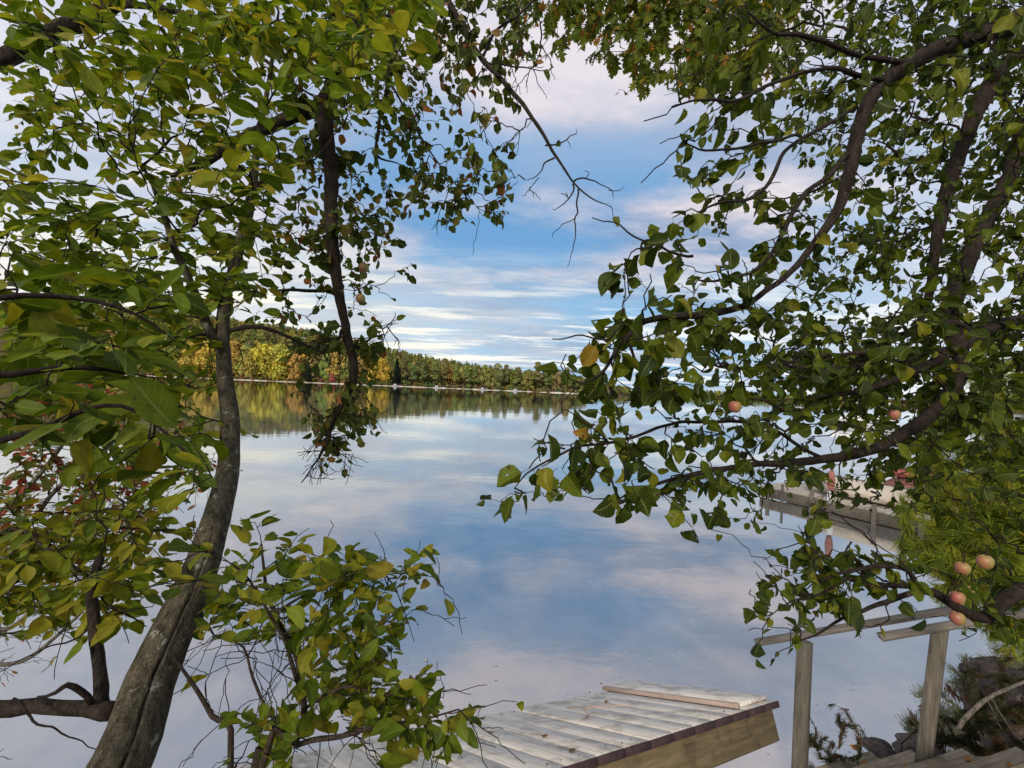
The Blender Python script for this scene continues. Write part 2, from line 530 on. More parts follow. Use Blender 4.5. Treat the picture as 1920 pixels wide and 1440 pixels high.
def leaf_mesh(name, templ, P, Y, Z, size, rnd, mat, parent):
    """leaf instances baked into one mesh. P (n,3), Y axis dir, Z normal hint"""
    P = np.asarray(P); n = len(P)
    Y = nrm(Y); X = nrm(np.cross(Y, Z)); Z = np.cross(X, Y)
    T = TEMPL[templ]; pick = rs.randint(0, len(T), n)
    Vs, Qs, Us, Rs, off = [], [], [], [], 0
    for k, (V, Q, U) in enumerate(T):
        m = np.where(pick == k)[0]
        if not len(m): continue
        B = np.stack([X[m], Y[m], Z[m]], 1) * size[m][:, None, None]
        W = np.einsum('vk,nkj->nvj', V, B) + P[m][:, None, :]
        Vs.append(W.reshape(-1, 3)); nv = len(V)
        Qs.append((Q[None] + (np.arange(len(m)) * nv)[:, None, None] + off).reshape(-1, 4))
        Us.append(np.tile(U, (len(m), 1))); Rs.append(np.repeat(rnd[m], nv)); off += nv * len(m)
    return mesh(name, np.concatenate(Vs), np.concatenate(Qs), mat, parent, attrs={'rnd': np.concatenate(Rs)},
                uv=np.concatenate(Us), smooth=True)


# ------------------------------------------------------------------ growing plants
CELL = 60


def mask_grid(rows):
    g = np.zeros((30, 46), float)
    for r, (c0, s) in rows.items():
        for i, ch in enumerate(s):
            g[r + 2, c0 + 4 + i] = float(ch)
    return g


def mask_at(g, x, y):
    c = np.clip(np.floor(np.asarray(x) / CELL).astype(int) + 4, 0, 45)
    r = np.clip(np.floor(np.asarray(y) / CELL).astype(int) + 2, 0, 29)
    return g[r, c]


def attractors(g, depth, leaf_len, per_twig, fill=1.0, asp=.42):
    """points in space for twig tips: leafiness of each 60 px column of space, spread in depth.
    depth: function(x, y) -> sampled depth"""
    out = []
    for r in range(30):
        for c in range(46):
            dgt = g[r, c]
            if dgt <= 0: continue
            need = -math.log(1 - dgt / 10.4) * CELL * CELL * fill
            got = rs.rand() * -.5 * 400
            while got < need:
                x = (c - 4 + rs.rand()) * CELL; y = (r - 2 + rs.rand()) * CELL
                d = depth(x, y)
                lp = leaf_len * F / d
                out.append(px(x, y, d)); got += per_twig * lp * lp * asp
                if len(out) > 6000: return np.array(out)
    return np.array(out)


class Plant:
    def __init__(s, name, base, label, cat, group=None):
        s.root = empty(name, base, label, cat, group)
        s.P, s.D, s.Rr, s.own, s.pl = [], [], [], [], []   # skeleton nodes
        s.tw = []                                           # twigs: (pts, parent twig or -1)
        s.limbs = []; s.rk = 1.0

    def limb(s, pts, mat, name='limb', n=12, rough=.10, step=.035, wob=.004, groove=None, label=None):
        P, r = spline(pts, step); r = np.maximum(r * s.rk, .0012)
        P = wobble(P, wob)
        b = Bag(); b.tube(P, r, n, rough, groove)
        o = b.build(name, mat, s.root, smooth=True)
        if label: o['label'] = label
        s.limbs.append(o)
        T = nrm(np.gradient(P, axis=0))
        k = max(1, int(.05 / step))
        for i in range(0, len(P), k):
            s.P.append(P[i]); s.D.append(T[i]); s.Rr.append(r[i]); s.own.append(-1); s.pl.append(0.0)
        return o

    def twig_path(s, pts, r0=.004):
        """an explicit thin twig"""
        P, r = spline(pts, .018); P = wobble(P, .0075)
        s._add(P, -1, 0.0); s.tw[-1][2] = r0

    def _add(s, P, par, pl):
        i = len(s.tw); s.tw.append([P, par, None])
        T = nrm(np.gradient(P, axis=0)); L = np.concatenate([[0], np.cumsum(np.linalg.norm(np.diff(P, axis=0), axis=1))])
        for k in range(1, len(P)):
            s.P.append(P[k]); s.D.append(T[k]); s.Rr.append(.003); s.own.append(i); s.pl.append(pl + L[k])
        return i

    def grow(s, A, bal=.35, droop=.1, seg=.045, wob=.006, kmin=0):
        A = np.asarray(A)
        if not len(A): return []
        N0 = len(s.P); cap = N0 + len(A) * 40 + 100
        P = np.zeros((cap, 3)); D = np.zeros((cap, 3)); pl = np.zeros(cap); own = np.zeros(cap, int)
        P[:N0] = s.P; D[:N0] = s.D; pl[:N0] = s.pl; own[:N0] = s.own
        d0 = np.array([np.min(np.sum((P[:N0] - a) ** 2, 1)) for a in A])
        tips = []
        n = N0
        for ai in np.argsort(d0):
            a = A[ai]
            V = a - P[:n]; dist = np.sqrt(np.sum(V * V, 1)) + 1e-6
            ang = np.sum(V * D[:n], 1) / dist
            cost = dist * (1.25 - .3 * ang) + bal * pl[:n]
            j = int(np.argmin(cost)); L = dist[j]
            if L < .02: continue
            dt = V[j] / L
            t0 = nrm(D[j] * .7 + dt * .7 + rs.randn(3) * .25) * L
            t1 = nrm(dt + rs.randn(3) * .25 + np.array([0, 0, -droop])) * L
            m = max(3, min(30, int(L / seg) + 2)); t = np.linspace(0, 1, m)[:, None]
            Q = (2 * t ** 3 - 3 * t ** 2 + 1) * P[j] + (t ** 3 - 2 * t ** 2 + t) * t0 + (-2 * t ** 3 + 3 * t ** 2) * a + (t ** 3 - t ** 2) * t1
            W = rs.randn(m, 3) * wob; W[0] = 0; Q = Q + W
            k = len(s.tw)
            i = s._add(Q, int(own[j]), pl[j])
            q = len(Q) - 1
            P[n:n + q] = Q[1:]; D[n:n + q] = nrm(np.gradient(Q, axis=0))[1:]; own[n:n + q] = i
            pl[n:n + q] = s.pl[-q:]
            n += q; tips.append(i)
        return tips

    def bare(s, n, length=.18, spread=.9, within=None, droop=.15):
        """short leafless spur twigs off random nodes"""
        P = np.array(s.P); D = np.array(s.D); own = list(s.own)
        idx = rs.permutation(len(P)); c = 0
        for j in idx:
            if c >= n: break
            if within is not None:
                x, y = proj(P[j])
                if not within(x, y): continue
            L = length * (.35 + rs.rand())
            d = nrm(D[j] * .6 + rs.randn(3) * spread + np.array([0, 0, -droop]))
            m = 9; t = np.linspace(0, 1, m)[:, None]
            K = np.cumsum(rs.randn(m, 3) * L * .030, 0); K -= K[0]
            Q = P[j] + d * L * t + K - np.array([0, 0, L * .12]) * t * t
            i = s._add(Q, own[j], s.pl[j]); c += 1
            if rs.rand() < .7:
                e = nrm(d + rs.randn(3) * .8); k = rs.randint(2, 7); t = np.linspace(0, 1, 6)[:, None]
                K = np.cumsum(rs.randn(6, 3) * L * .022, 0); K -= K[0]
                s._add(Q[k] + e * L * .45 * t + K, i, s.pl[j])

    def twigs(s, mat, rtip=.0011, pipe=.45, rmax=.010, n=5, name='twigs'):
        cnt = np.ones(len(s.tw))
        for i in range(len(s.tw) - 1, -1, -1):
            p = s.tw[i][1]
            if p >= 0: cnt[p] += cnt[i]
        lo = np.array([t[0].min(0) for t in s.tw]) - .003; hi = np.array([t[0].max(0) for t in s.tw]) + .003
        size = (hi - lo).max(1); todo = set(range(len(s.tw))); lab = np.full(len(s.tw), -1); k = 0
        while todo:                       # sprays that stand apart from each other become parts of their own
            st = [todo.pop()]; lab[st[0]] = k
            while st:
                i = st.pop()
                gap = np.linalg.norm(np.maximum(0, np.maximum(lo - hi[i], lo[i] - hi)), axis=1)
                for j in np.where((gap <= np.maximum(.02, .45 * np.maximum(size, size[i]))) & (lab < 0))[0]:
                    lab[j] = k; todo.discard(int(j)); st.append(int(j))
            k += 1
        for q in range(k):
            b = Bag()
            for i in np.where(lab == q)[0]:
                P, par, r0 = s.tw[i]
                r1 = min(rmax, rtip * 1.25 * cnt[i] ** pipe) if r0 is None else r0
                b.tube(P, np.linspace(max(r1, rtip * 1.2), rtip, len(P)), n)
            b.build(name, mat, s.root, smooth=True)

    def leaves(s, mat, templ, size, idx=None, per=6, span=.16, g=None, prune=.9, droop=.35, flat=.6, sz=.30, rnd_pow=1.0,
               mode='spray', name='foliage', grade=None, bias=None, keep=None):
        Ps, Ys, Zs = [], [], []
        for i in (range(len(s.tw)) if idx is None else idx):
            P = s.tw[i][0]
            seg = np.linalg.norm(np.diff(P, axis=0), axis=1); Lc = np.concatenate([[0], np.cumsum(seg)]); Lt = Lc[-1]
            n = max(1, int(round(per * (.7 + .6 * rs.rand()))))
            sp = min(span, Lt)
            for k in range(n):
                q = Lt - sp * (k / max(1, n - 1) if n > 1 else 0) * (.9 + .1 * rs.rand())
                q = max(0, q); j = min(len(seg) - 1, np.searchsorted(Lc, q, side='right') - 1)
                f = (q - Lc[j]) / max(seg[j], 1e-6)
                p = P[j] + (P[j + 1] - P[j]) * f
                T = nrm(P[j + 1] - P[j])
                side = nrm(np.cross(T, [0, 0, 1.0]) + 1e-6) * (1 if k % 2 else -1)
                if mode == 'spray':
                    w = .25 if k == 0 else 1.0
                    y = T * .75 + side * w * (.8 + .4 * rs.rand()) + rs.randn(3) * .28 + np.array([0, 0, -droop * (.5 + rs.rand())])
                    z = np.array([0, 0, 1.0]) + rs.randn(3) * flat
                elif mode == 'hang':
                    y = T * .45 + rs.randn(3) * .55 + np.array([0, 0, -droop * (.4 + 1.2 * rs.rand())])
                    z = rs.randn(3) * flat + np.array([0, -.5, .6])
                else:      # brush: along the twig
                    y = T + rs.randn(3) * .35 + np.array([0, 0, -droop * .3]); z = np.array([0, 0, 1.0]) + rs.randn(3) * .3
                Ps.append(p); Ys.append(y); Zs.append(z)
        Ps, Ys, Zs = np.array(Ps), np.array(Ys), np.array(Zs)
        sizes = size * np.clip(1 + rs.randn(len(Ps)) * sz, .4, 1.7)
        if grade is not None: sizes = sizes * grade(Ps)
        if g is not None:
            mid = Ps + nrm(Ys) * (sizes * .7)[:, None]
            x, y = proj(mid)
            ok = (mask_at(g, x, y) > 0) | (rs.rand(len(Ps)) > prune)
            tx, ty = proj(Ps + nrm(Ys) * (sizes * 1.15)[:, None])
            ok &= (mask_at(g, tx, ty) > 0) | (rs.rand(len(Ps)) > prune * .6)
            Ps, Ys, Zs, sizes = Ps[ok], Ys[ok], Zs[ok], sizes[ok]
        if keep is not None:
            ok = keep(Ps); Ps, Ys, Zs, sizes = Ps[ok], Ys[ok], Zs[ok], sizes[ok]
        rnd = rs.rand(len(Ps)) ** rnd_pow * .975
        if bias is not None:
            bb = bias(Ps); rnd = np.where(bb > 0, np.minimum(rnd + bb, np.maximum(rnd, .87)), rnd + bb).clip(0, 1)
        return leaf_mesh(name, templ, Ps, Ys, Zs, sizes, rnd, mat, s.root)



# ================================================================== SKY AND LIGHT
SUN_EL, SUN_AZ = R(27), R(203)      # azimuth clockwise from +Y: behind the camera, a little left
w = bpy.data.worlds.new('World'); S.world = w; w.use_nodes = True
nt = w.node_tree; nt.nodes.clear(); L = nt.links
tc = ND(nt, 'ShaderNodeTexCoord')
sky = ND(nt, 'ShaderNodeTexSky', sky_type='NISHITA'); sky.sun_disc = False
sky.sun_elevation = SUN_EL; sky.sun_rotation = SUN_AZ; sky.air_density = 1.2; sky.dust_density = .6; sky.ozone_density = 2.5
sp = ND(nt, 'ShaderNodeSeparateXYZ'); L.new(tc.outputs['Generated'], sp.inputs[0])
z = mathn(nt, 'ABSOLUTE', sp.outputs[2])
zc = mathn(nt, 'ADD', z, .085)
cx = mathn(nt, 'DIVIDE', sp.outputs[0], zc); cy = mathn(nt, 'DIVIDE', sp.outputs[1], zc)
cb = ND(nt, 'ShaderNodeCombineXYZ'); L.new(cx, cb.inputs[0]); L.new(cy, cb.inputs[1])
P0 = cb.outputs[0]
def n4(sc, loc, scale=(1, 1, 1), det=5, rough=.55):
    return noise(nt, mapping(nt, P0, scale, (0, 0, R(8)), loc), sc, det, rough)
# where the larger banks of cloud and the open blue lie over the far shore
yy_ = mathn(nt, 'MAXIMUM', sp.outputs[1], .05)
uu = mathn(nt, 'DIVIDE', sp.outputs[0], yy_); vv = mathn(nt, 'DIVIDE', z, yy_)
ahead = mathn(nt, 'GREATER_THAN', sp.outputs[1], .05)
bias = None
for (u0, v0, su, sv, am) in ((.14, .76, .40, .15, .20), (.42, .39, .17, .055, .17), (-.16, .40, .16, .04, .10), (.20, .51, .24, .07, -.17), (.02, .305, .24, .04, -.13),
                             (.16, .205, .20, .03, -.12), (-.22, .57, .12, .08, -.10), (.05, .62, .16, .05, .05)):
    e1 = mathn(nt, 'POWER', mathn(nt, 'ABSOLUTE', mathn(nt, 'DIVIDE', mathn(nt, 'SUBTRACT', uu, u0), su)), 2.0)
    e2 = mathn(nt, 'POWER', mathn(nt, 'ABSOLUTE', mathn(nt, 'DIVIDE', mathn(nt, 'SUBTRACT', vv, v0), sv)), 2.0)
    g_ = mathn(nt, 'MULTIPLY', mathn(nt, 'EXPONENT', mathn(nt, 'MULTIPLY', mathn(nt, 'ADD', e1, e2), -1.0)), am)
    bias = g_ if bias is None else mathn(nt, 'ADD', bias, g_)
bias = mathn(nt, 'MULTIPLY', bias, ahead)
cn = mathn(nt, 'ADD', n4(.95, (SKYX, SKYY, 0), (1, 1.0, 1), 8, .64), bias)
cover = ramp(nt, [(.36, (0, 0, 0)), (.60, (1, 1, 1))], cn).outputs[0]
tone = ramp(nt, [(.41, (0, 0, 0)), (.60, (1, 1, 1))], mathn(nt, 'ADD', n4(1.1, (9.2, 4.4, 2), (.8, 1.4, 1), 8, .66), mathn(nt, 'MULTIPLY', bias, .5))).outputs[0]
streak = ramp(nt, [(.49, (0, 0, 0)), (.575, (1, 1, 1))], n4(1.0, (2.7, 8.1, 5), (.55, 1.7, 1), 9, .66)).outputs[0]
low = ramp(nt, [(.0, (1, 1, 1)), (.14, (.85, .85, .85)), (.30, (.0, .0, .0))], z).outputs[0]
high = ramp(nt, [(.38, (0, 0, 0)), (.62, (1, 1, 1))], z).outputs[0]
lefty = ramp(nt, [(.18, (1, 1, 1)), (.62, (0, 0, 0))], mathn(nt, 'ADD', mathn(nt, 'MULTIPLY', sp.outputs[0], .5), .5)).outputs[0]
K = 10.0
def c10(c): return tuple(x * K for x in c)
cloud = mix(nt, c10((.25, .355, .535)), c10((.78, .70, .72)), tone)
cloud = mix(nt, cloud, c10((.31, .43, .58)), mathn(nt, 'MULTIPLY', low, .55))
clear = mix(nt, sky.outputs[0], c10((.145, .36, .655)), .85)
clear = mix(nt, clear, c10((.30, .56, .80)), mathn(nt, 'MULTIPLY', low, .8))
col = mix(nt, clear, cloud, mathn(nt, 'MULTIPLY', cover, .93))
col = mix(nt, col, c10((.78, .75, .82)), mathn(nt, 'MULTIPLY', high, .52))
# bright thin bands low down, warmer and stronger on the left where the evening light comes through
sides = ramp(nt, [(.40, (0, 0, 0)), (.75, (1, 1, 1))], mathn(nt, 'ABSOLUTE', sp.outputs[0])).outputs[0]
col = mix(nt, col, c10((.84, .85, .90)), mathn(nt, 'MULTIPLY', sides, .62))
bright = mix(nt, c10((.90, .93, .92)), c10((1.10, 1.03, .84)), lefty)
sf = mathn(nt, 'MULTIPLY', mathn(nt, 'MULTIPLY', streak, low), .95)
col = mix(nt, col, bright, sf)
glow = mathn(nt, 'MULTIPLY', mathn(nt, 'MULTIPLY', lefty, low), .60)
col = mix(nt, col, c10((1.02, .95, .82)), glow)
bg = ND(nt, 'ShaderNodeBackground'); bg.inputs['Strength'].default_value = .1
L.new(col, bg.inputs[0])
wo = ND(nt, 'ShaderNodeOutputWorld'); L.new(bg.outputs[0], wo.inputs[0])

sd = bpy.data.lights.new('sun', 'SUN'); sd.energy = 2.9; sd.angle = R(10); sd.color = (1.0, .90, .76)
so = bpy.data.objects.new('sun', sd); COL.objects.link(so)
tosun = Vector((math.sin(SUN_AZ) * math.cos(SUN_EL), math.cos(SUN_AZ) * math.cos(SUN_EL), math.sin(SUN_EL)))
so.rotation_euler = tosun.to_track_quat('Z', 'Y').to_euler()
S.view_settings.view_transform = 'Standard'; S.view_settings.look = 'None'
S.view_settings.exposure = .12; S.view_settings.gamma = 1; S.view_settings.use_curve_mapping = False
S.render.engine = 'CYCLES'
S.cycles.max_bounces = 6; S.cycles.transparent_max_bounces = 6; S.cycles.diffuse_bounces = 3; S.cycles.glossy_bounces = 3
S.cycles.transmission_bounces = 3
S.cycles.sample_clamp_indirect = 4.0
S.cycles.use_denoising = True

# ================================================================== LAND AND WATER
SHX = np.array([-400, -30, -6, 0, 1.6, 2.3, 4.2, 5.2, 6.5, 8.5, 11, 16, 40, 400.])
SHY = np.array([-60, 1.0, 2.0, 2.1, 2.3, 2.9, 3.3, 3.7, 5.2, 8.6, 12.5, 16, 24, 60.])
def shore(x): return np.interp(x, SHX, SHY)
def ground_z(x, y):
    s = shore(x) - y
    h = np.where(s > 0, .9 * (1 - np.exp(-s * .75)) + .02 * s, np.maximum(s * .35, -1.6))
    return h
gx = np.concatenate([np.linspace(-400, -8, 24), np.linspace(-7.6, 14, 120), np.linspace(15, 400, 40)])
gy = np.concatenate([np.linspace(-200, -6, 16), np.linspace(-5.6, 14, 110), np.linspace(15, 120, 30)])
X, Y = np.meshgrid(gx, gy)
Zg = ground_z(X, Y) + np.where(np.abs(X) < 20, .02 * np.sin(X * 7.1) * np.sin(Y * 6.3) + .015 * rs.randn(*X.shape), 0)
nx = len(gx); ny = len(gy)
i = np.arange(ny - 1)[:, None] * nx + np.arange(nx - 1)[None]
Qg = np.stack([i, i + 1, i + nx + 1, i + nx], -1).reshape(-1, 4)
M['soil'] = plain_mat('leaf litter soil', (.05, .038, .024), (.13, .095, .055), 9, .95, .1, .02)
tag(mesh('ground', np.stack([X, Y, Zg], -1).reshape(-1, 3), Qg, M['soil'], smooth=True), kind='structure')
# deep lake bed all the way across
tag(mesh('lake_bed', [(-3000, -300, -1.7), (3000, -300, -1.7), (3000, 3000, -1.7), (-3000, 3000, -1.7)], [(0, 1, 2, 3)], M['soil']), kind='structure')

# water
m, nt, N, L = new_mat('still lake water')
geo = ND(nt, 'ShaderNodeNewGeometry')
pos = geo.outputs['Position']
murk = ramp(nt, [(.32, (.085, .085, .08)), (.68, (.27, .235, .185))], noise(nt, pos, 1.5, 8, .68)).outputs[0]
h1 = noise(nt, mapping(nt, pos, (.8, 1.6, 1)), 1.6, 4, .55)
h2 = noise(nt, mapping(nt, pos, (.02, .11, 1)), 1.0, 5, .6)
amp = ramp(nt, [(.42, (0, 0, 0)), (.62, (1, 1, 1))], noise(nt, mapping(nt, pos, (.006, .03, 1)), 1.0, 3, .5)).outputs[0]
bp1 = ND(nt, 'ShaderNodeBump'); bp1.inputs['Strength'].default_value = .5; bp1.inputs['Distance'].default_value = .0035
L.new(h1, bp1.inputs['Height'])
bp2 = ND(nt, 'ShaderNodeBump'); bp2.inputs['Distance'].default_value = .05
L.new(mathn(nt, 'ADD', .12, mathn(nt, 'MULTIPLY', amp, .55)), bp2.inputs['Strength'])
L.new(h2, bp2.inputs['Height']); L.new(bp1.outputs[0], bp2.inputs['Normal'])
gl = ND(nt, 'ShaderNodeBsdfGlossy'); gl.inputs['Roughness'].default_value = .015; gl.inputs['Color'].default_value = (.90, .93, .96, 1)
L.new(bp2.outputs[0], gl.inputs['Normal'])
df = ND(nt, 'ShaderNodeBsdfDiffuse'); L.new(murk, df.inputs[0])
fr = ND(nt, 'ShaderNodeFresnel'); fr.inputs['IOR'].default_value = 1.6
fac = mathn(nt, 'ADD', .40, mathn(nt, 'MULTIPLY', fr.outputs[0], .66), True)
ms = ND(nt, 'ShaderNodeMixShader'); L.new(fac, ms.inputs[0]); L.new(df.outputs[0], ms.inputs[1]); L.new(gl.outputs[0], ms.inputs[2])
out = ND(nt, 'ShaderNodeOutputMaterial'); L.new(ms.outputs[0], out.inputs[0])
M['water'] = m
tag(mesh('lake_water', [(-3000, -300, 0), (3000, -300, 0), (3000, 3000, 0), (-3000, 3000, 0)], [(0, 1, 2, 3)], m), kind='structure')

# ---- far hills
CU = (np.array([-900, 100, 350, 430, 600, 700, 800, 900, 1000, 1060, 1150, 1300, 1700, 2600.]) - 960) / F
CH = np.array([72, 68, 62, 57, 46, 33, 22, 13, 8, 5, 4, 4, 8, 16.])
def far_shore(x): return np.interp(x, [-900, 40, 70, 150, 900], [290, 290, 320, 480, 480.])
def hill_z(x, y):
    s = (y - far_shore(x))
    t = np.clip(s / 235, 0, 1); sm = t * t * (3 - 2 * t) * .75 + t * .25
    return np.where(s < 0, s * .3, np.interp(x / np.maximum(y, 1), CU, CH) * sm * np.where(s > 235, 1 + (s - 235) * .0004, 1) + .6 * np.clip(s, 0, 1))
gx = np.linspace(-1100, 1300, 240); gy = np.concatenate([np.linspace(280, 330, 26), np.linspace(335, 1100, 70)])
X, Y = np.meshgrid(gx, gy); nx = len(gx); ny = len(gy)
i = np.arange(ny - 1)[:, None] * nx + np.arange(nx - 1)[None]
Qg = np.stack([i, i + 1, i + nx + 1, i + nx], -1).reshape(-1, 4)
M['forest_floor'] = plain_mat('forest floor', (.05, .05, .02), (.13, .09, .035), .08, 1, 0)
tag(mesh('hills', np.stack([X, Y, hill_z(X, Y)], -1).reshape(-1, 3), Qg, M['forest_floor'], smooth=True), kind='structure')
# far waterline: sky glint on the ripples, painted as a pale strip
xs = np.linspace(-330, 66, 160)
V = []
for x in xs:
    f = float(far_shore(x)); j = .10 * math.sin(x * .7) + .16 * rs.randn() - .12 * (math.sin(x * .13) > .6)
    V += [(x, f - 2.2, -.1), (x, f - .9, .12 + j * .3), (x, f + .3, .38 + j)]
Q = [(3 * k + a, 3 * k + 3 + a, 3 * k + 4 + a, 3 * k + 1 + a) for k in range(len(xs) - 1) for a in (0, 1)]
M['pale_cream'] = plain_mat('pale cream with ripple glint', (.34, .29, .21), (.80, .74, .62), .25, .9, .1)
tag(mesh('ripple_glint', V, Q, M['pale_cream']), kind='structure')

# ================================================================== FAR TREES
def quads(Cn, Nn, size, asp=1.0):
    """leaf clump cards: small 5-sided-ish folded quads"""
    n = len(Cn); Nn = nrm(Nn)
    a = nrm(np.cross(Nn, rs.randn(n, 3))); b = np.cross(Nn, a)
    s = np.asarray(size)[:, None]
    k = .15 * s
    V = np.stack([Cn - a * s - b * s * asp * (.5 + .5 * rs.rand(n, 1)) , Cn + a * s * (.6 + .6 * rs.rand(n, 1)) - b * s * asp + Nn * k,
                  Cn + a * s + b * s * asp * (.6 + .5 * rs.rand(n, 1)), Cn - a * s * (.5 + .6 * rs.rand(n, 1)) + b * s * asp - Nn * k], 1)
    return V.reshape(-1, 3), np.arange(4 * n).reshape(-1, 4)


def round_crown(h, wdt, n, r, base=.22, blobs=11):
    C, Nn = [], []
    for k in range(blobs):
        t = r.rand(); zc = base + (.90 - base) * t
        rad = wdt * .5 * (.35 + .75 * math.sin(math.pi * min(1, (t * .8 + .2)))) * .62
        a = r.rand() * 6.28; q = math.sqrt(r.rand()) * rad
        c = np.array([q * math.cos(a), q * math.sin(a), zc * h]); br = wdt * (.17 + .13 * r.rand())
        m = n // blobs; d = nrm(r.randn(m, 3) + np.array([0, 0, .15]))
        C.append(c + d * br * np.array([1, 1, .95]) * (.75 + .35 * r.rand(m, 1))); Nn.append(d + r.randn(m, 3) * .5)
    return np.vstack(C), np.vstack(Nn)


def cone_crown(h, wdt, n, r, base=.12, layers=11):
    C, Nn = [], []
    for k in range(layers):
        t = (k + .3 * r.rand()) / layers; zc = h * (base + (1 - base) * t)
        rad = wdt * .5 * (1 - t) ** .8 + .15
        m = max(6, int(n / layers * (1.5 - t)))
        a = r.rand(m) * 6.28; q = rad * np.sqrt(r.rand(m)) * (.7 + .5 * r.rand(m))
        C.append(np.stack([q * np.cos(a), q * np.sin(a), zc + h * .03 * r.randn(m) - q * .28], 1))
        Nn.append(np.stack([np.cos(a) * .7, np.sin(a) * .7, np.full(m, .8)], 1) + r.randn(m, 3) * .35)
    return np.vstack(C), np.vstack(Nn)


def pine_crown(h, wdt, n, r):
    C, Nn = [], []
    for k in range(9):
        t = k / 8; zc = h * (.36 + .62 * t); rad = wdt * .5 * (1 - t * .75)
        for b in range(3):
            a = r.rand() * 6.28; q = rad * (.3 + .6 * r.rand()); m = n // 27
            c = np.array([q * math.cos(a), q * math.sin(a), zc]); d = nrm(r.randn(m, 3))
            C.append(c + d * np.array([1, 1, .5]) * wdt * .18); Nn.append(d + np.array([0, 0, .7]))
    return np.vstack(C), np.vstack(Nn)


# -- individual trees along the water
KINDS = {}
def proto(kind):
    vs = []
    for k in range(4):
        r = np.random.RandomState(len(kind) * 31 + k)
        h = 1.0
        if kind == 'broad': C, Nn = round_crown(17, 10, 1500, r, .16, 15); sz = .48
        elif kind == 'spruce': C, Nn = cone_crown(20, 6.5, 1300, r); sz = .48
        else: C, Nn = pine_crown(19, 8.5, 1400, r); sz = .45
        V, Q = quads(C, Nn, sz * (.7 + .6 * r.rand(len(C))))
        b = Bag(); top = {'broad': 13, 'spruce': 18, 'pine': 17.5}[kind]
        zz = np.linspace(-1, top, 8); lean = np.cumsum(r.randn(8, 2) * .12, 0)
        b.tube(np.column_stack([lean, zz]), np.linspace(.30, .07, 8), 7)
        if kind == 'broad':
            for q in range(4):
                a = r.rand() * 6.28; z0 = 4 + 4 * r.rand()
                b.tube([[0, 0, z0], [math.cos(a) * 1.5, math.sin(a) * 1.5, z0 + 2.5], [math.cos(a) * 2.6, math.sin(a) * 2.6, z0 + 5]], [.15, .1, .04], 5)
        vs.append((V, Q, np.concatenate(b.v), [np.concatenate(g) for g in b.f.values()]))
    return vs
for kd in ('broad', 'spruce', 'pine'): KINDS[kd] = proto(kd)
SHARED = {}
def shore_tree(x, y, kind, color, hs, label, group, name, pale=True):
    z0 = float(hill_z(np.array([x]), np.array([y]))[0]) - .1
    rt = empty(name, (x, y, z0), label, 'tree', group)
    v = rs.randint(4); key = (kind, v)
    if key not in SHARED:
        V, Q, TV, TF = KINDS[kind][v]
        c = mesh('crown', V, Q, M['far_tree'], None); t = mesh('trunk', TV, TF, M['bark_pale' if kind == 'broad' else 'bark_oak'], None, smooth=True)
        SHARED[key] = (c, t); first = True
    else:
        c, t = [o.copy() for o in SHARED[key]]
        COL.objects.link(c); COL.objects.link(t)
    c.parent = rt; t.parent = rt
    c.color = (*color, 1)
    wsc = hs * (.85 + .35 * rs.rand())
    rt.scale = (wsc, wsc, hs); rt.rotation_euler = (0, 0, rs.rand() * 6.28)
    return rt

GOLD = (.47, .375, .08); YEL = (.56, .44, .07); ORA = (.50, .33, .10); OLV = (.30, .285, .085); GRN = (.20, .225, .07); RED = (.45, .14, .12); YGR = (.39, .355, .085); PIN = (.19, .205, .075)
def jit(c, a=.18): return tuple(max(.005, q * (1 + a * rs.randn())) for q in c)
def X_at(p, d): return (p - 960) / F * d
seq = []
p = 205.0
while p < 1075:
    seq.append(p); p += 15 + 9 * rs.rand()
for p in seq:
    d = 292.5 + rs.rand() * 6
    if 588 < p < 604 or 735 < p < 752: continue
    x = X_at(p, d)
    where = ('beyond the foliage at far left' if p < 360 else 'right of the leaning trunk' if 440 < p < 585 else 'at the leaning trunk' if p <= 440 else 'beside the small cottage' if p < 655 else 'under the hill slope')
    if p < 470:
        c, kd, nm, lb, g = (jit(GOLD), 'broad', 'autumn_tree', f'golden olive autumn tree on the far shore {where}', 'golden trees along the far shore')
        c = jit(YGR if rs.rand() < .5 else GOLD, .12)
    elif p < 585:
        q = rs.rand(); c = jit(YEL if q < .4 else YGR if q < .6 else GOLD, .10); kd, nm = 'broad', 'autumn_tree'
        lb, g = 'glowing yellow orange autumn tree on the far shore right of the leaning trunk', 'orange trees along the far shore'
    elif p < 735:
        c, kd, nm, lb, g = (jit(OLV if rs.rand() < .6 else YGR), 'broad', 'olive_tree', 'olive green leafy tree on the far shore near the small cottage', 'olive trees along the far shore')
        if p > 690 and rs.rand() < .6: c = jit(GOLD)
    else:
        pine = rs.rand() < .72
        c = jit(PIN if pine else (.24, .235, .08), .10); kd = 'pine' if pine else 'broad'
        nm = 'shore_pine' if pine else 'olive_tree'
        lb = 'dark green pine with bare lower trunk on the right half of the far shore' if pine else 'rounded olive tree among the pines on the right half of the far shore'
        g = 'pines along the far shore' if pine else 'olive trees among the far pines'
    shore_tree(x, d, kd, c, (.85 + .35 * rs.rand()) * (1.18 if p < 735 else .84), lb, g, nm)
shore_tree(X_at(743, 291), 291.5, 'spruce', (.016, .024, .018), .86, 'nearly black spire shaped spruce standing alone at the far waterline', None, 'spruce_tree')
shore_tree(X_at(577, 291), 291.5, 'spruce', (.03, .04, .022), .80, 'dark green conifer between orange trees and the small cottage', None, 'dark_conifer')
shore_tree(X_at(622, 290), 290.6, 'broad', RED, .42, 'small bright red maple at the far waterline beside the cottage', None, 'red_maple')
shore_tree(X_at(520, 290), 291, 'broad', (.58, .40, .05), 1.0, 'brightest yellow tree on the far shore right of the leaning trunk', None, 'yellow_tree')
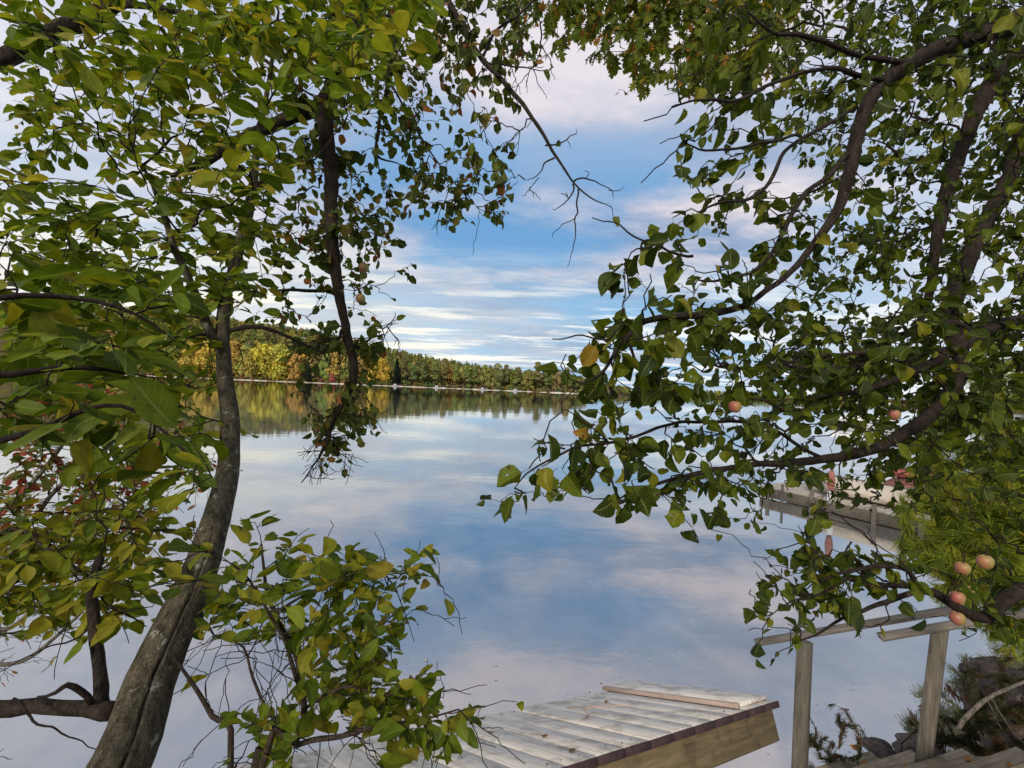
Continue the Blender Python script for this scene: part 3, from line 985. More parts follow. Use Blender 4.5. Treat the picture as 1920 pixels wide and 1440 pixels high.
shore_tree(X_at(553, 290), 291, 'broad', (.52, .34, .10), 1.0, 'tall orange tree beside the dark conifer on the far shore', None, 'autumn_tree')

# -- wooded hillside: too many to count
FV, FQ, FC, off = [], [], [], 0
def forest_add(x, y, kind, c, h, wd, n):
    global off
    z0 = float(hill_z(np.array([x]), np.array([y]))[0])
    if kind == 0: C, Nn = round_crown(h, wd, n, rs, .3, 7); sz = wd * .095
    else: C, Nn = cone_crown(h, wd, n, rs, .25, 7); sz = wd * .10
    V, Q = quads(C, Nn, sz * (.7 + .6 * rs.rand(len(C))))
    FV.append(V + np.array([x, y, z0])); FQ.append(Q + off); off += len(V)
    FC.append(np.tile([*c, 1.0], (len(V), 1)))
cnt = 0
for row_y in np.concatenate([np.arange(301, 420, 8.0), np.arange(420, 545, 12.0)]):
    for x in np.arange(-1.0 * row_y, .75 * row_y, 7.2 if row_y < 420 else 8.5):
        xx = x + rs.randn() * 2.2; yy = row_y + rs.randn() * 2.5
        if yy < far_shore(xx) + 7: continue
        u = xx / yy * F + 960
        hidden = u < 180 or 1090 < u < 1230 or u > 1560
        if hidden and rs.rand() < .6: continue
        f = np.clip((u - 500) / 330, 0, 1)           # more conifers towards the right and the crest
        pcon = .08 + .42 * f + .15 * (yy > 430)
        if rs.rand() < pcon:
            c = jit((.16, .185, .065) if rs.rand() < .8 else (.22, .23, .07)); k = 1; h = 10.5 + 4 * rs.rand(); wd = 5.5 + 2 * rs.rand()
        else:
            q = rs.rand(); base = (YGR, OLV, GRN, GOLD, ORA)[int(np.searchsorted([.18, .60, .93, .985], q))]
            c = jit(tuple(v * .85 for v in base), .10); k = 0; h = 9 + 3 * rs.rand(); wd = 7 + 3 * rs.rand()
        if u > 1100: h *= .55; wd *= .8
        forest_add(xx, yy, k, c, h, wd, 110 if yy < 345 else 80); cnt += 1
print('forest trees', cnt)
o = mesh('hillside_forest', np.concatenate(FV), np.concatenate(FQ), M['far_wood'], attrs={'col': np.concatenate(FC)})
tag(o, 'mixed autumn forest covering the long hillside across the lake', 'forest', kind='stuff')
# undergrowth at the far waterline
FV, FQ, FC, off = [], [], [], 0
for x in np.arange(-320, 70, 1.5):
    xx = x + rs.randn() * .5; yy = far_shore(xx) + .7 + rs.rand() * 2.5
    if 588 < xx / yy * F + 960 < 600: continue
    c = jit([(.36, .26, .05), (.30, .26, .06), (.34, .20, .07), (.18, .19, .06), (.22, .17, .08)][rs.randint(5)], .15)
    if xx / yy * F + 960 > 700: c = jit((.19, .18, .07), .2)
    h = 1.2 + 2.2 * rs.rand()
    C, Nn = round_crown(h, 2.6, 40, rs, .1, 5)
    V, Q = quads(C, Nn, .32 * (.7 + .6 * rs.rand(len(C)))); z0 = float(hill_z(np.array([xx]), np.array([yy]))[0])
    FV.append(V + np.array([xx, yy, z0])); FQ.append(Q + off); off += len(V); FC.append(np.tile([*c, 1.0], (len(V), 1)))
o = mesh('shoreline_brush', np.concatenate(FV), np.concatenate(FQ), M['far_wood'], attrs={'col': np.concatenate(FC)})
tag(o, 'low golden and rust brush along the far waterline', 'brush', kind='stuff')

# ---- far cottage and boats
M['white'] = plain_mat('white paint', (.68, .68, .66), (.82, .82, .80), 3, .5)
M['grey'] = plain_mat('grey siding', (.36, .36, .36), (.46, .46, .45), 3, .8)
M['roof'] = plain_mat('grey shingles', (.20, .20, .21), (.30, .30, .31), 2, .9)
M['glass'] = plain_mat('dark window glass', (.02, .025, .03), (.04, .045, .05), 3, .08, .6)
M['hull'] = plain_mat('dark hull', (.03, .03, .035), (.06, .06, .065), 3, .4)
E3 = np.eye(3)
def cottage(p, d, s, label):
    x = X_at(p, d); z0 = float(hill_z(np.array([x]), np.array([d]))[0])
    rt = empty('cottage', (x, d, z0), label, 'house')
    b = Bag(); b.box((x, d, z0 + 1.6 * s), E3, (4 * s, 3 * s, 2.0 * s), .05); b.build('wall', M['grey'], rt)
    V = np.array([(-4.5, -3.5, 3.6), (4.5, -3.5, 3.6), (4.5, 3.5, 3.6), (-4.5, 3.5, 3.6), (-4.5, 0, 6.0), (4.5, 0, 6.0)]) * s + np.array([x, d, z0])
    mesh('roof', V, [(0, 1, 5, 4), (2, 3, 4, 5), (0, 4, 3), (1, 2, 5), (3, 2, 1, 0)], M['roof'], rt)
    for dx in (-2.4, 0, 2.4):
        b = Bag(); b.box((x + dx * s, d - 3.01 * s, z0 + 1.9 * s), E3, (.7 * s, .04, .7 * s)); b.build('window', M['glass'], rt)
    return rt
cottage(596, 299, .8, 'small grey cottage with pitched roof among the trees on the far shore')

def hull_mesh(Lh, wd, h, c, rot, n=14):
    """open-topped boat hull loft; returns bag"""
    b = Bag(); V = []
    ca, sa = math.cos(rot), math.sin(rot)
    ring = [(-1, 1), (-.82, .35), (-.45, .02), (0, -.04), (.45, .02), (.82, .35), (1, 1), (.88, .97), (.7, .42), (0, .22), (-.7, .42), (-.88, .97)]
    for i in range(n + 1):
        t = i / n; y = (t - .5) * Lh
        ww = wd * .5 * (1 - max(0, (t - .45) / .55) ** 2.2 * .97) * (.88 + .12 * min(1, t / .3))
        rise = h * (.0 + .28 * max(0, t - .4) ** 1.5)
        for (q, zz) in ring:
            xx = q * ww; z1 = zz * h * (1 - .0) + rise + (h * .5 * max(0, (t - .75)) * (1 - zz))
            V.append((c[0] + xx * ca - y * sa, c[1] + xx * sa + y * ca, c[2] + z1))
    m = len(ring)
    Q = [(i * m + k, i * m + (k + 1) % m, (i + 1) * m + (k + 1) % m, (i + 1) * m + k) for i in range(n) for k in range(m)]
    b.add(V, {4: np.array(Q), m: np.array([list(range(m))[::-1], [n * m + k for k in range(m)]])})
    return b
for k, (p, lab) in enumerate([(742, 'tiny white boat moored below the black spruce on the far shore'), (820, 'small white boat at the brightest gap in the far pines'),
                              (906, 'small pale boat at the far shore below tall dark pines'), (967, 'rightmost small white boat along the far shore')]):
    d = 286.5; x = X_at(p, d)
    rt = empty('moored_boat', (x, d, 0), lab, 'boat', 'small boats moored along the far shore')
    hull_mesh(4.6, 1.7, .6, (x, d, -.05), R(90 if k % 2 else -80)).build('hull', M['grey'], rt, smooth=True)
    b = Bag(); b.box((x - .3, d, 1.05), E3, (.8, .6, .42), .12); b.build('cabin', M['white'], rt)
    b = Bag(); b.box((x - .3, d - .605, 1.12), E3, (.6, .02, .18)); b.build('window', M['glass'], rt)
for k, (p, wd) in enumerate([(783, 9), (690, 6), (540, 7)]):
    d = 285; x = X_at(p, d)
    rt = empty('swim_dock', (x, d, 0), ['rust toned low dock below the far pines', 'short pale dock left of the black spruce', 'low wooden dock below the orange trees'][k], 'dock', 'small docks on the far shore')
    b = Bag(); b.box((x, d, .5), E3, (wd * .5, 1.1, .1), .03); b.build('deck', plain_mat('rusty dock wood', (.30, .15, .09), (.45, .27, .17), .9, .9) if k != 1 else M['pale_cream'], rt)
    for sx in (-.9, 0, .9):
        b = Bag(); b.tube([(x + sx * wd * .45, d - .9, -1.6), (x + sx * wd * .45, d - .9, .95)], [.12, .12], 8); b.build('post', M['bark_oak'], rt)

# ================================================================== DOCK RAMP, RAILING, STEPS
def cam2w(v, point=True):
    v = np.asarray(v, float); q = right * v[0] + fwd * v[1] + up * v[2]
    return EYE + q if point else q
DO = cam2w((1.3445, 2.3392, -1.6277)); DA = cam2w((.8063, .5451, -.2295), False); DB = cam2w((-.5898, .7125, -.3801), False); DN = np.cross(DA, DB)
DW, PB = .847, .146
AX = np.array([DA, DB, DN])
def dk(s, v, n): return DO + DA * s + DB * v + DN * n
M['deck'] = wood_mat('weathered deck boards', [(.25, (.40, .34, .28)), (.5, (.70, .645, .57)), (.75, (.84, .80, .74))], DB, (.20, .165, .125), .50, .9, 1.0)
M['skirt'] = wood_mat('brown deck skirt', [(.3, (.125, .088, .042)), (.7, (.31, .235, .125))], DA, (.05, .04, .028), .5, .9, 1.0)
M['shaded_grain'] = plain_mat('dark end grain with painted shade', (.035, .020, .022), (.075, .045, .045), 60, .9)  # weathered board ends with shade painted into the colour; nail heads share it
M['plank'] = wood_mat('reddish loose plank', [(.3, (.24, .17, .14)), (.7, (.44, .35, .30))], DB, (.12, .08, .06), .55, .9, 1.0)
dock = empty('dock_ramp', dk(-1.2, DW / 2, 0) * [1, 1, 0] + np.array([0, 0, dk(-1.2, DW / 2, 0)[2] - .2]),
             'weathered pale wooden dock ramp tilted down towards the water', 'dock')
def boards(name, s_list, mat, lift=0.0, wdt=PB, v0=-.02, v1=DW + .02, th=.03, parent=dock, jitter=.0022):
    b = Bag()
    vals = []
    for s0 in s_list:
        j = rs.randn(4) * jitter
        c = dk(s0 - wdt / 2, (v0 + v1) / 2 + j[0] * .7, lift - th / 2 + j[1] * .5)
        ax = AX.copy(); ax[1] = nrm(ax[1] + DA * j[2] * .5 + DN * j[3] * .4)
        ax[0] = nrm(np.cross(ax[1], ax[2])); n0 = b.n
        b.box(c, ax, (wdt / 2 - .003, (v1 - v0) / 2, th / 2), .0018)
        vals.append(np.full(b.n - n0, rs.rand()))
    nb = b.n
    for k, s0 in enumerate(s_list):               # nail heads, two rows
        for v in (.03, DW - .03):
            for o_ in (.035, .11):
                a = dk(s0 - o_ + .006 * rs.randn(), v + .008 * rs.randn(), .0); n0 = b.n
                b.tube([a - DN * .004, a + DN * .0012], [.0032, .0030], 7); vals.append(np.zeros(b.n - n0))
    o = b.build(name, mat, parent, attrs={'rnd': np.concatenate(vals)})
    o.data.materials.append(M['shaded_grain'])
    for p_ in o.data.polygons:
        if p_.vertices[0] >= nb: p_.material_index = 1
    return o
boards('deck', [-.0 - k * PB for k in range(18)], M['deck'])
b = Bag(); b.box(dk(-.306, DW * .5 + .03, .011), nrm(AX + 0), (.011, DW * .5 + .022, .0105), .002); b.build('loose_plank', M['plank'], dock)
b = Bag(); b.box(dk(-.155, DW * .5 + .03, .011), AX, (.138, DW * .5 + .012, .0100), .003); b.build('end_board', M['deck'], dock)
for v in (.03, DW - .03):
    b = Bag(); b.box(dk(-1.31 - .004, v, -.031 - .072), AX, (1.31, .019, .070), .004); b.build('skirt_board', M['skirt'], dock)
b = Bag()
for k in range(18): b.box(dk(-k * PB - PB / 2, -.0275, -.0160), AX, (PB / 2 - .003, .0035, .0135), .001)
b.build('shaded_end_grain', M['shaded_grain'], dock)  # dark strips over the board ends: weathered grain plus painted-in shade
for s in (-.022, -.9, -1.75, -2.60):
    b = Bag(); b.box(dk(s, DW / 2, -.033 - .06), AX, (.019, DW / 2 - .052, .06), .004); b.build('joist', M['skirt'], dock)

for v in (.12, DW - .12):
    a = dk(-2.45, v, -.10); b = Bag(); b.tube([[a[0], a[1], ground_z(np.array([a[0]]), np.array([a[1]]))[0] - .1], a], [.045, .042], 10); b.build('support_post', M['skirt'], dock)
M['rock'] = bark_mat('grey brown shore rock', (.045, .037, .033), (.13, .105, .095), (.15, .145, .12), 14, .66)
def rock(c, size, label, seed, group=None):
    r = np.random.RandomState(seed); n, mm = 22, 13; V = []
    ph = r.rand(6) * 6.28
    for i in range(mm + 1):
        t = math.pi * i / mm
        for k in range(n):
            a = 2 * math.pi * k / n
            d = np.array([math.sin(t) * math.cos(a), math.sin(t) * math.sin(a), math.cos(t)])
            q = 1 + .14 * math.sin(3 * d[0] + ph[0] + 2 * d[2]) + .12 * math.sin(4 * d[1] + ph[1]) + .07 * math.sin(7 * d[2] + 5 * d[0] + ph[2]) + .03 * r.randn() * math.sin(t)
            d = np.sign(d) * np.abs(d) ** .82
            V.append(np.asarray(c) + d * q * np.asarray(size))
    Q = [(i * n + k, i * n + (k + 1) % n, (i + 1) * n + (k + 1) % n, (i + 1) * n + k) for i in range(mm) for k in range(n)]
    return tag(mesh('rock', V, np.array(Q)[:, ::-1], M['rock'], smooth=True), label, 'rock', group)
rock(dk(-.62, DW * .42, -.52), (.30, .24, .38), 'dark rock propping up the underside of the dock ramp', 3)
rock(px(1715, 1408, 3.1), (.13, .10, .075), 'flat grey rock at the foot of the right railing post', 4)
rock(px(1655, 1412, 3.2), (.11, .09, .06), 'small brown rock with dry grass between the two railing posts', 5)
rock(px(1880, 1318, 3.6), (.26, .18, .15), 'large grey rock behind the dark evergreen shrub at right', 6)
rock(px(1860, 1235, 4.0) - np.array([0, 0, .12]), (.20, .12, .09), 'purple grey rock near the water at far right', 8)
rock(px(1950, 1330, 3.2), (.26, .2, .2), 'rounded rock at the right edge beside the bare branch', 9)

# handrail: two leaning 4x4 posts, two rails
RL = empty('handrail', (2.1, 2.7, .1), 'grey weathered wooden handrail with two posts above the steps', 'railing')
p1t, p1b = px(1509, 1203, 2.75), px(1499, 1445, 2.72)
p2t, p2b = px(1763, 1176, 2.60), px(1735, 1402, 2.62)
railA = px(1416, 1205, 2.90); railB = px(1800, 1141, 2.64)
railC = px(1650, 1195, 2.56); railD = px(1990, 1137, 2.42)
M['post'] = wood_mat('grey post wood', [(.28, (.045, .038, .03)), (.55, (.125, .11, .088)), (.8, (.225, .205, .175))], (0, 0, 1), (.13, .14, .08), .58, .9, 1.2)
M['rail'] = wood_mat('grey rail wood', [(.28, (.085, .072, .06)), (.6, (.20, .178, .15)), (.8, (.28, .255, .225))], nrm(railB - railA), (.10, .085, .07), .58, .9, 1.2)
fd = nrm((railB - railA) * [1, 1, 0])
for k, (t, bt) in enumerate(((p1t, p1b), (p2t, p2b))):
    e = nrm(t - bt); bt2 = bt - e * .5
    z_ax = e; vx = np.array([.633, -.774, 0]); x_ax = nrm(vx - e * (vx @ e)); y_ax = np.cross(z_ax, x_ax)
    b = Bag(); b.box((t + bt2) / 2 , np.array([x_ax, y_ax, z_ax]), (.035, .035, np.linalg.norm(t - bt2) / 2), .005)
    b.build('post', M['post'], RL)
for k, (a, c) in enumerate(((railA, railB), (railC, railD))):
    e = nrm(c - a); y_ax = nrm(np.cross([0, 0, 1], e)); z_ax = np.cross(e, y_ax)
    b = Bag(); b.box((a + c) / 2, np.array([e, y_ax, z_ax]), (np.linalg.norm(c - a) / 2, .026, .014), .004); b.build('rail', M['rail'], RL)
for q in ((1712, 1158, 2.66),):
    b = Bag(); a = px(*q); b.tube([a - fwd * .01, a + fwd * .005], [.006, .006], 8); b.build('bolt', M['hull'], RL)

# steps
ST = empty('wooden_stairs', (2.5, 2.6, 0), 'worn brown wooden steps covered with dry leaves at bottom right', 'stairs')
peaks = [on_z(1627, 1406, .10), on_z(1705, 1403, .27), on_z(1801, 1400, .44), on_z(1902, 1397, .61), on_z(2010, 1392, .78)]
lows = [on_z(1521, 1438, .10), on_z(1579, 1441, .27), on_z(1677, 1441, .44), on_z(1778, 1441, .61), on_z(1880, 1440, .78)]
sd_ = nrm(np.mean([nrm((l - p_) * [1, 1, 0]) for l, p_ in zip(lows[:4], peaks[:4])], 0))
bk = np.cross(np.array([0, 0, 1.0]), sd_); bk = bk if bk[1] < 0 else -bk     # up-stair direction: towards the camera
M['tread'] = wood_mat('worn brown treads', [(.28, (.12, .092, .058)), (.6, (.29, .235, .16)), (.8, (.42, .355, .26))], sd_, (.06, .06, .03), .5, .95, 1.0)
for k, p_ in enumerate(peaks):
    Lt = .62 if k < 2 else .8
    ax = np.array([sd_, bk, np.cross(sd_, bk)])
    if ax[2][2] < 0: ax[2] = -ax[2]
    for q in range(2):
        b = Bag(); c = p_ + sd_ * Lt / 2 + bk * (.075 + .147 * q) - np.array([0, 0, .019])
        b.box(c, ax, (Lt / 2, .0715, .019), .006); b.build('tread', M['tread'], ST)
    b = Bag(); c = p_ + sd_ * Lt / 2 + bk * .035 - np.array([0, 0, .04 + .07]); b.box(c, ax, (Lt / 2 - .01, .012, .068), .003); b.build('riser', M['tread'], ST)
e = nrm(peaks[-1] - peaks[0])
y_ax = nrm(np.cross(e, [0, 0, 1])); z_ax = np.cross(y_ax, e)
b = Bag(); b.box((peaks[0] + peaks[-1]) / 2 - np.array([0, 0, .16]) - sd_ * .03, np.array([e, y_ax, z_ax]), (np.linalg.norm(peaks[-1] - peaks[0]) / 2 + .1, .019, .07), .004)
b.build('stringer', M['tread'], ST)

# ================================================================== DISTANT DOCK ON THE RIGHT, BOATS
M['dockgrey'] = wood_mat('old dock planks', [(.3, (.34, .29, .23)), (.7, (.62, .55, .46))], (1, -.8, 0), (.12, .10, .08), .6, .9, .6)
M['dockedge'] = wood_mat('dark dock edge', [(.3, (.10, .085, .065)), (.7, (.24, .205, .155))], (1, -.8, 0), (.04, .035, .03), .6, .9, .6)
a0 = on_z(1425, 909, .28); a1 = on_z(1770, 985, .28)
e = nrm(a1 - a0); sdv = nrm(np.cross([0, 0, 1], e)); AXD = np.array([e, sdv, [0, 0, 1.0]])
Ld = np.linalg.norm(a1 - a0)
DK = empty('old_dock', (a0 + a1) / 2 * [1, 1, 0], 'old low wooden dock standing in the water beyond the pine', 'dock')
b = Bag(); vals = []
for k in range(int(Ld / .15)):
    n0 = b.n; b.box(a0 + e * (.075 + .15 * k) + sdv * .75 - np.array([0, 0, .02]), AXD, (.07, .75, .02), .004); vals.append(np.full(b.n - n0, rs.rand()))
b.build('deck', M['dockgrey'], DK, attrs={'rnd': np.concatenate(vals)})
for v in (.02, 1.48):
    b = Bag(); b.box((a0 + a1) / 2 + sdv * v - np.array([0, 0, .042 + .11]), AXD, (Ld / 2, .022, .11), .004); b.build('beam', M['dockedge'], DK)
for s in (.25, Ld * .36, Ld * .7, Ld - .3):
    for v in (-.06, 1.56):
        c = a0 + e * s + sdv * v; b = Bag(); b.tube([c - [0, 0, 1.9], c + [0, 0, .12]], [.05, .045], 8); b.build('piling', M['dockedge'], DK)
# marker post with red and white bands and an old float
c = on_z(1556, 962, 0) + np.array([0, 0, 0]); c = np.array([c[0], c[1], 0])
MP = empty('marker_post', c, 'thin mooring pole with red and white float beside the old dock', 'pole')
b = Bag(); b.tube([c - [0, 0, 1.6], c + [.02, 0, 1.1]], [.022, .02], 8); b.build('pole', M['bark_dead'], MP, smooth=True)
M['redp'] = plain_mat('faded red paint', (.30, .10, .08), (.42, .17, .13), 9, .7)
zz = np.linspace(0, .42, 9); rr = .075 * np.sin(np.linspace(.35, math.pi - .35, 9)) ** .5
b = Bag(); b.tube(np.column_stack([np.full(9, c[0]), np.full(9, c[1]), zz + .50]), rr, 14); b.build('float', M['redp'], MP, smooth=True)
b = Bag(); b.tube(np.column_stack([np.full(5, c[0]), np.full(5, c[1]), np.linspace(.22, .46, 5)]), [.055, .066, .068, .064, .05], 14); b.build('white_band', M['white'], MP, smooth=True)
c = on_z(1466, 945, 0); b = Bag(); b.tube([[c[0], c[1], -1.5], [c[0], c[1], .45]], [.03, .028], 8)
tag(b.build('stake', M['bark_dead'], smooth=True), 'short bare stake rising from the water before the old dock', 'stake')
# overturned beige boat lying on the dock
c = a0 + e * (Ld * .62) + sdv * .95 + np.array([0, 0, .02])
OB = empty('overturned_boat', c, 'beige rowboat lying overturned on the old dock', 'boat')
M['beige'] = plain_mat('beige boat paint', (.44, .38, .30), (.56, .49, .40), 5, .6)
bb = hull_mesh(2.6, 1.1, .30, (0, 0, 0), math.atan2(e[1], e[0]) - math.pi / 2)
V = np.concatenate(bb.v); V[:, 2] = .36 - V[:, 2]; V += c
mesh('hull', V, [np.concatenate(g)[:, ::-1] for g in bb.f.values()], M['beige'], OB, smooth=True)
b = Bag(); b.box(c + np.array([0, 0, .375]), AXD, (1.05, .02, .02), .006); b.build('keel', M['dockedge'], OB)
# pontoon boat farther out on the right
c = on_z(1618, 800, 0); c = np.array([c[0], c[1], 0.0])
PBt = empty('pontoon_boat', c, 'pontoon boat with pale canopy anchored far out beyond the apple boughs', 'boat')
for sx in (-.8, .8):
    b = Bag(); b.tube([c + [-2.6, sx, .12], c + [-2.2, sx, .15], c + [2.2, sx, .15], c + [2.7, sx, .22]], [.05, .28, .28, .05], 10); b.build('pontoon', M['grey'], PBt, smooth=True)
b = Bag(); b.box(c + [0, 0, .5], E3, (2.5, 1.1, .06), .02); b.build('deck', M['grey'], PBt)
b = Bag()
for sy in (-1.06, 1.06): b.box(c + [0, sy, .86], E3, (2.3, .02, .28), .006)
b.build('fence_panel', M['white'], PBt)
b = Bag(); b.box(c + [0.2, 0, 2.35], E3, (1.6, 1.05, .05), .02); b.build('canopy', M['white'], PBt)
for sx in (-1.3, 1.7):
    b = Bag(); b.tube([c + [sx, -1, .6], c + [sx, -1, 2.35]], [.03, .03], 6); b.build('canopy_pole', M['grey'], PBt)
# sandy neighbour beach with kayaks
M['kred'] = plain_mat('red kayak plastic', (.30, .07, .06), (.40, .12, .09), 3, .5)
M['kblue'] = plain_mat('blue kayak plastic', (.12, .26, .36), (.18, .32, .42), 3, .5)
for k, (q, mt, lab) in enumerate((((1690, 893), 'kred', 'red kayak floating behind the apple boughs'), ((1745, 872), 'kblue', 'blue kayak floating just behind the red one'))):
    c = on_z(*q, .05)
    rt = empty('kayak', c, lab, 'kayak', 'kayaks by the far dock')
    V = []; n = 16; m = 12
    for i in range(n + 1):
        t = -1 + 2 * i / n; w_ = .34 * (1 - abs(t) ** 2.3) + .012; h_ = .18 * (1 - abs(t) ** 3 * .5)
        for j in range(m):
            a = 2 * math.pi * j / m; V.append((c[0] + .5 + t * 1.15, c[1] + w_ * math.cos(a), c[2] + .1 + h_ * math.sin(a) + .16 * abs(t) ** 3))
    Q = [(i * m + j, i * m + (j + 1) % m, (i + 1) * m + (j + 1) % m, (i + 1) * m + j) for i in range(n) for j in range(m)]
    mesh('hull', V, np.array(Q), M[mt], rt, smooth=True)
    b = Bag(); a = np.arange(17) / 16 * 6.283; b.tube(np.column_stack([c[0] + .42 * np.cos(a), c[1] + .2 * np.sin(a), np.full(17, c[2] + .275)]), np.full(17, .02), 6); b.build('cockpit_rim', M['hull'], rt, smooth=True)

# ================================================================== TREES AND SHRUBS NEAR THE CAMERA
def gz(x, y): return float(ground_z(np.array([x]), np.array([y]))[0])

# ---- leaning tree, left
g_lt = mask_grid({
    -1: (0, '33556666778888'), 0: (0, '34366666778994'), 1: (0, '35677666888982'), 2: (0, '46777756676640'), 3: (0, '35556545721340'),
    4: (0, '44323344520000'), 5: (0, '65445666420000'), 6: (0, '77666677420000'), 7: (0, '54556677310000'), 8: (0, '67777666410000'),
    9: (0, '77888764100000'), 10: (0, '777786200000'), 11: (0, '77765310'), 12: (0, '5554331'), 13: (0, '22334221'), 14: (0, '0001121')})
base = np.array([-1.16, 1.02, gz(-1.16, 1.02) - .08])
LT = Plant('leaning_tree', base, 'leaning grey barked tree with cracked trunk and lichen patches on the left', 'tree')
LT.limb([('w', *base, .10), (120, 1640, 1.10, .080), (225, 1440, 1.15, .068), (300, 1235, 1.27, .057), (372, 1075, 1.38, .049), (418, 930, 1.52, .038),
         (432, 810, 1.66, .032), (421, 700, 1.76, .027), (418, 600, 1.84, .0235), (433, 520, 1.92, .020), (455, 440, 1.98, .024), (474, 350, 2.02, .018), (484, 260, 2.05, .013), (505, 150, 2.1, .009), (520, 40, 2.1, .005)],
        M['bark_lean'], 'trunk', 72, .045, .022, .002, groove=((.50, -.86, .1), .42, .05, .42))
LT.limb([(412, 655, 1.80, .020), (385, 600, 1.78, .018), (362, 545, 1.76, .015), (330, 470, 1.72, .012), (300, 380, 1.70, .008), (260, 300, 1.65, .005)], M['bark_lean'], n=9)
LT.limb([(215, 1332, 1.20, .024), (160, 1330, 1.20, .020), (90, 1326, 1.20, .019), (0, 1328, 1.19, .021), (-120, 1330, 1.18, .02)], M['bark_dead' if 0 else 'bark_apple'], n=10, rough=.16, label='horizontal dead limb')
LT.limb([(192, 1330, 1.22, .017), (186, 1250, 1.24, .014), (174, 1160, 1.26, .014), (172, 1090, 1.27, .013), (188, 1045, 1.28, .010)], M['bark_apple'], n=9, rough=.14, label='upright broken side stem')
LT.limb([(172, 1318, 1.19, .008), (150, 1296, 1.17, .008), (128, 1283, 1.15, .007), (105, 1300, 1.14, .005), (70, 1307, 1.13, .003)], M['twig'], n=7)
LT.limb([(430, 620, 1.83, .010), (490, 612, 1.85, .009), (560, 640, 1.9, .006), (610, 665, 1.92, .004), (618, 690, 1.92, .002)], M['twig'], n=7)
for t in ([(380, 905, 1.45, .003), (330, 935, 1.4, .003), (300, 960, 1.35, .002)], [(205, 1135, 1.27, .004), (250, 1160, 1.3, .003), (275, 1175, 1.35, .002)],
          [(165, 1180, 1.25, .003), (80, 1220, 1.2, .003), (0, 1260, 1.15, .003)], [(25, 1310, 1.15, .004), (100, 1370, 1.1, .004), (180, 1405, 1.12, .005)],
          [(545, 630, 1.88, .003), (552, 655, 1.88, .002), (540, 672, 1.88, .002)], [(445, 645, 1.82, .003), (452, 680, 1.8, .002), (446, 690, 1.8, .002)],
          [(200, 1150, 1.27, .003), (265, 1140, 1.3, .002), (290, 1130, 1.3, .002)]):
    LT.twig_path(t, t[0][3])
def d_lt(x, y):
    if rs.rand() < .10: return 1.05 + .35 * rs.rand()
    return 1.5 + 1.1 * rs.rand()
A = attractors(g_lt, d_lt, .056, 6, 2.35)
LT.grow(A, .30, .10)
LT.bare(90, .14, .9, lambda x, y: -100 < x < 640 and -100 < y < 800)
LT.twigs(M['twig'], .0011, .42, .010)
def left_yellow(P):
    x, y = proj(P); return np.where(y < 330, .03, 0) + np.where((x > 380) & (y > 440) & (y < 640), .10, 0) - np.where((x < 300) & (y > 350), .10, 0)
LT.leaves(M['leaf_oval'], 'obovate', .055, per=6, span=.17, g=g_lt, prune=.93, droop=.30, flat=.45, bias=left_yellow)
print('lean tree', len(LT.tw))

# ---- young tree with large leaves, close on the left
g_near = mask_grid({7: (-1, '2310'), 8: (-1, '56545420'), 9: (-1, '78877742'), 10: (-1, '7777664'), 11: (-1, '77776620'), 12: (-1, '77776530'), 13: (-1, '66564431'),
                    14: (-1, '00133431'), 15: (-1, '00013320')})
base = np.array([-1.25, .35, gz(-1.25, .35)])
YT = Plant('young_tree', base, 'young tree with the largest near leaves reaching in from the left edge', 'tree')
YT.limb([('w', *base, .035), ('w', -1.22, .45, 1.5, .030), ('w', -1.15, .52, 2.2, .025), ('w', -1.1, .58, 2.8, .016), ('w', -1.0, .62, 3.3, .008)], M['bark_lean'], 'trunk', 12)
YT.limb([('w', -1.17, .5, 2.15, .014), (-150, 720, .72, .009), (20, 705, .76, .006), (150, 690, .82, .0045), (235, 700, .86, .003)], M['twig'], n=7)
YT.limb([('w', -1.15, .52, 2.3, .013), (-150, 600, .75, .009), (0, 558, .80, .006), (140, 562, .86, .005), (250, 590, .9, .0035), (330, 640, .94, .002)], M['twig'], n=7)
YT.limb([('w', -1.18, .5, 2.0, .013), (-120, 880, .80, .008), (60, 810, .86, .006), (230, 760, .92, .004), (330, 830, .95, .003), (370, 870, .96, .002)], M['twig'], n=7)
A = attractors(g_near, lambda x, y: .80 + .40 * rs.rand(), .074, 5, 1.3)
YT.grow(A, .25, .15, wob=.004)
YT.twigs(M['twig'], .0010, .4, .006)
YT.leaves(M['leaf_big'], 'oval', .072, per=5, span=.15, g=g_near, prune=.95, droop=.45, flat=.45)

# ---- reddish huckleberry and its neighbour, low on the left
g_hb = mask_grid({12: (0, '22210'), 13: (0, '3443310'), 14: (0, '55554320'), 15: (0, '4554310'), 16: (0, '333210'), 17: (0, '2220')})
base = np.array([-2.8, 1.9, gz(-2.8, 1.9) - .03])
HB = Plant('huckleberry_bush', base, 'twiggy bush with small reddish leaves behind the leaning trunk at left', 'bush')
for pts in ([('w', *base, .020), (-160, 1120, 1.9, .014), (0, 965, 1.85, .011), (60, 905, 1.8, .009), (130, 815, 1.8, .006), (150, 760, 1.8, .003)],
            [('w', *(base + [.08, .1, 0]), .015), (-130, 1150, 2.0, .012), (40, 1000, 2.0, .010), (140, 890, 2.05, .008), (230, 940, 2.1, .005), (290, 960, 2.1, .003)],
            [('w', *(base + [.15, .0, 0]), .014), (-120, 1240, 2.0, .011), (30, 1170, 2.0, .010), (120, 1060, 2.0, .008), (170, 930, 2.0, .005), (220, 860, 2.0, .003)],
            [('w', *(base + [.2, .12, 0]), .012), (-100, 1290, 2.1, .010), (60, 1230, 2.1, .009), (190, 1100, 2.1, .006), (245, 960, 2.1, .004), (250, 880, 2.1, .002)]):
    HB.limb(pts, M['bark_dead'], 'stem', 8, .1)
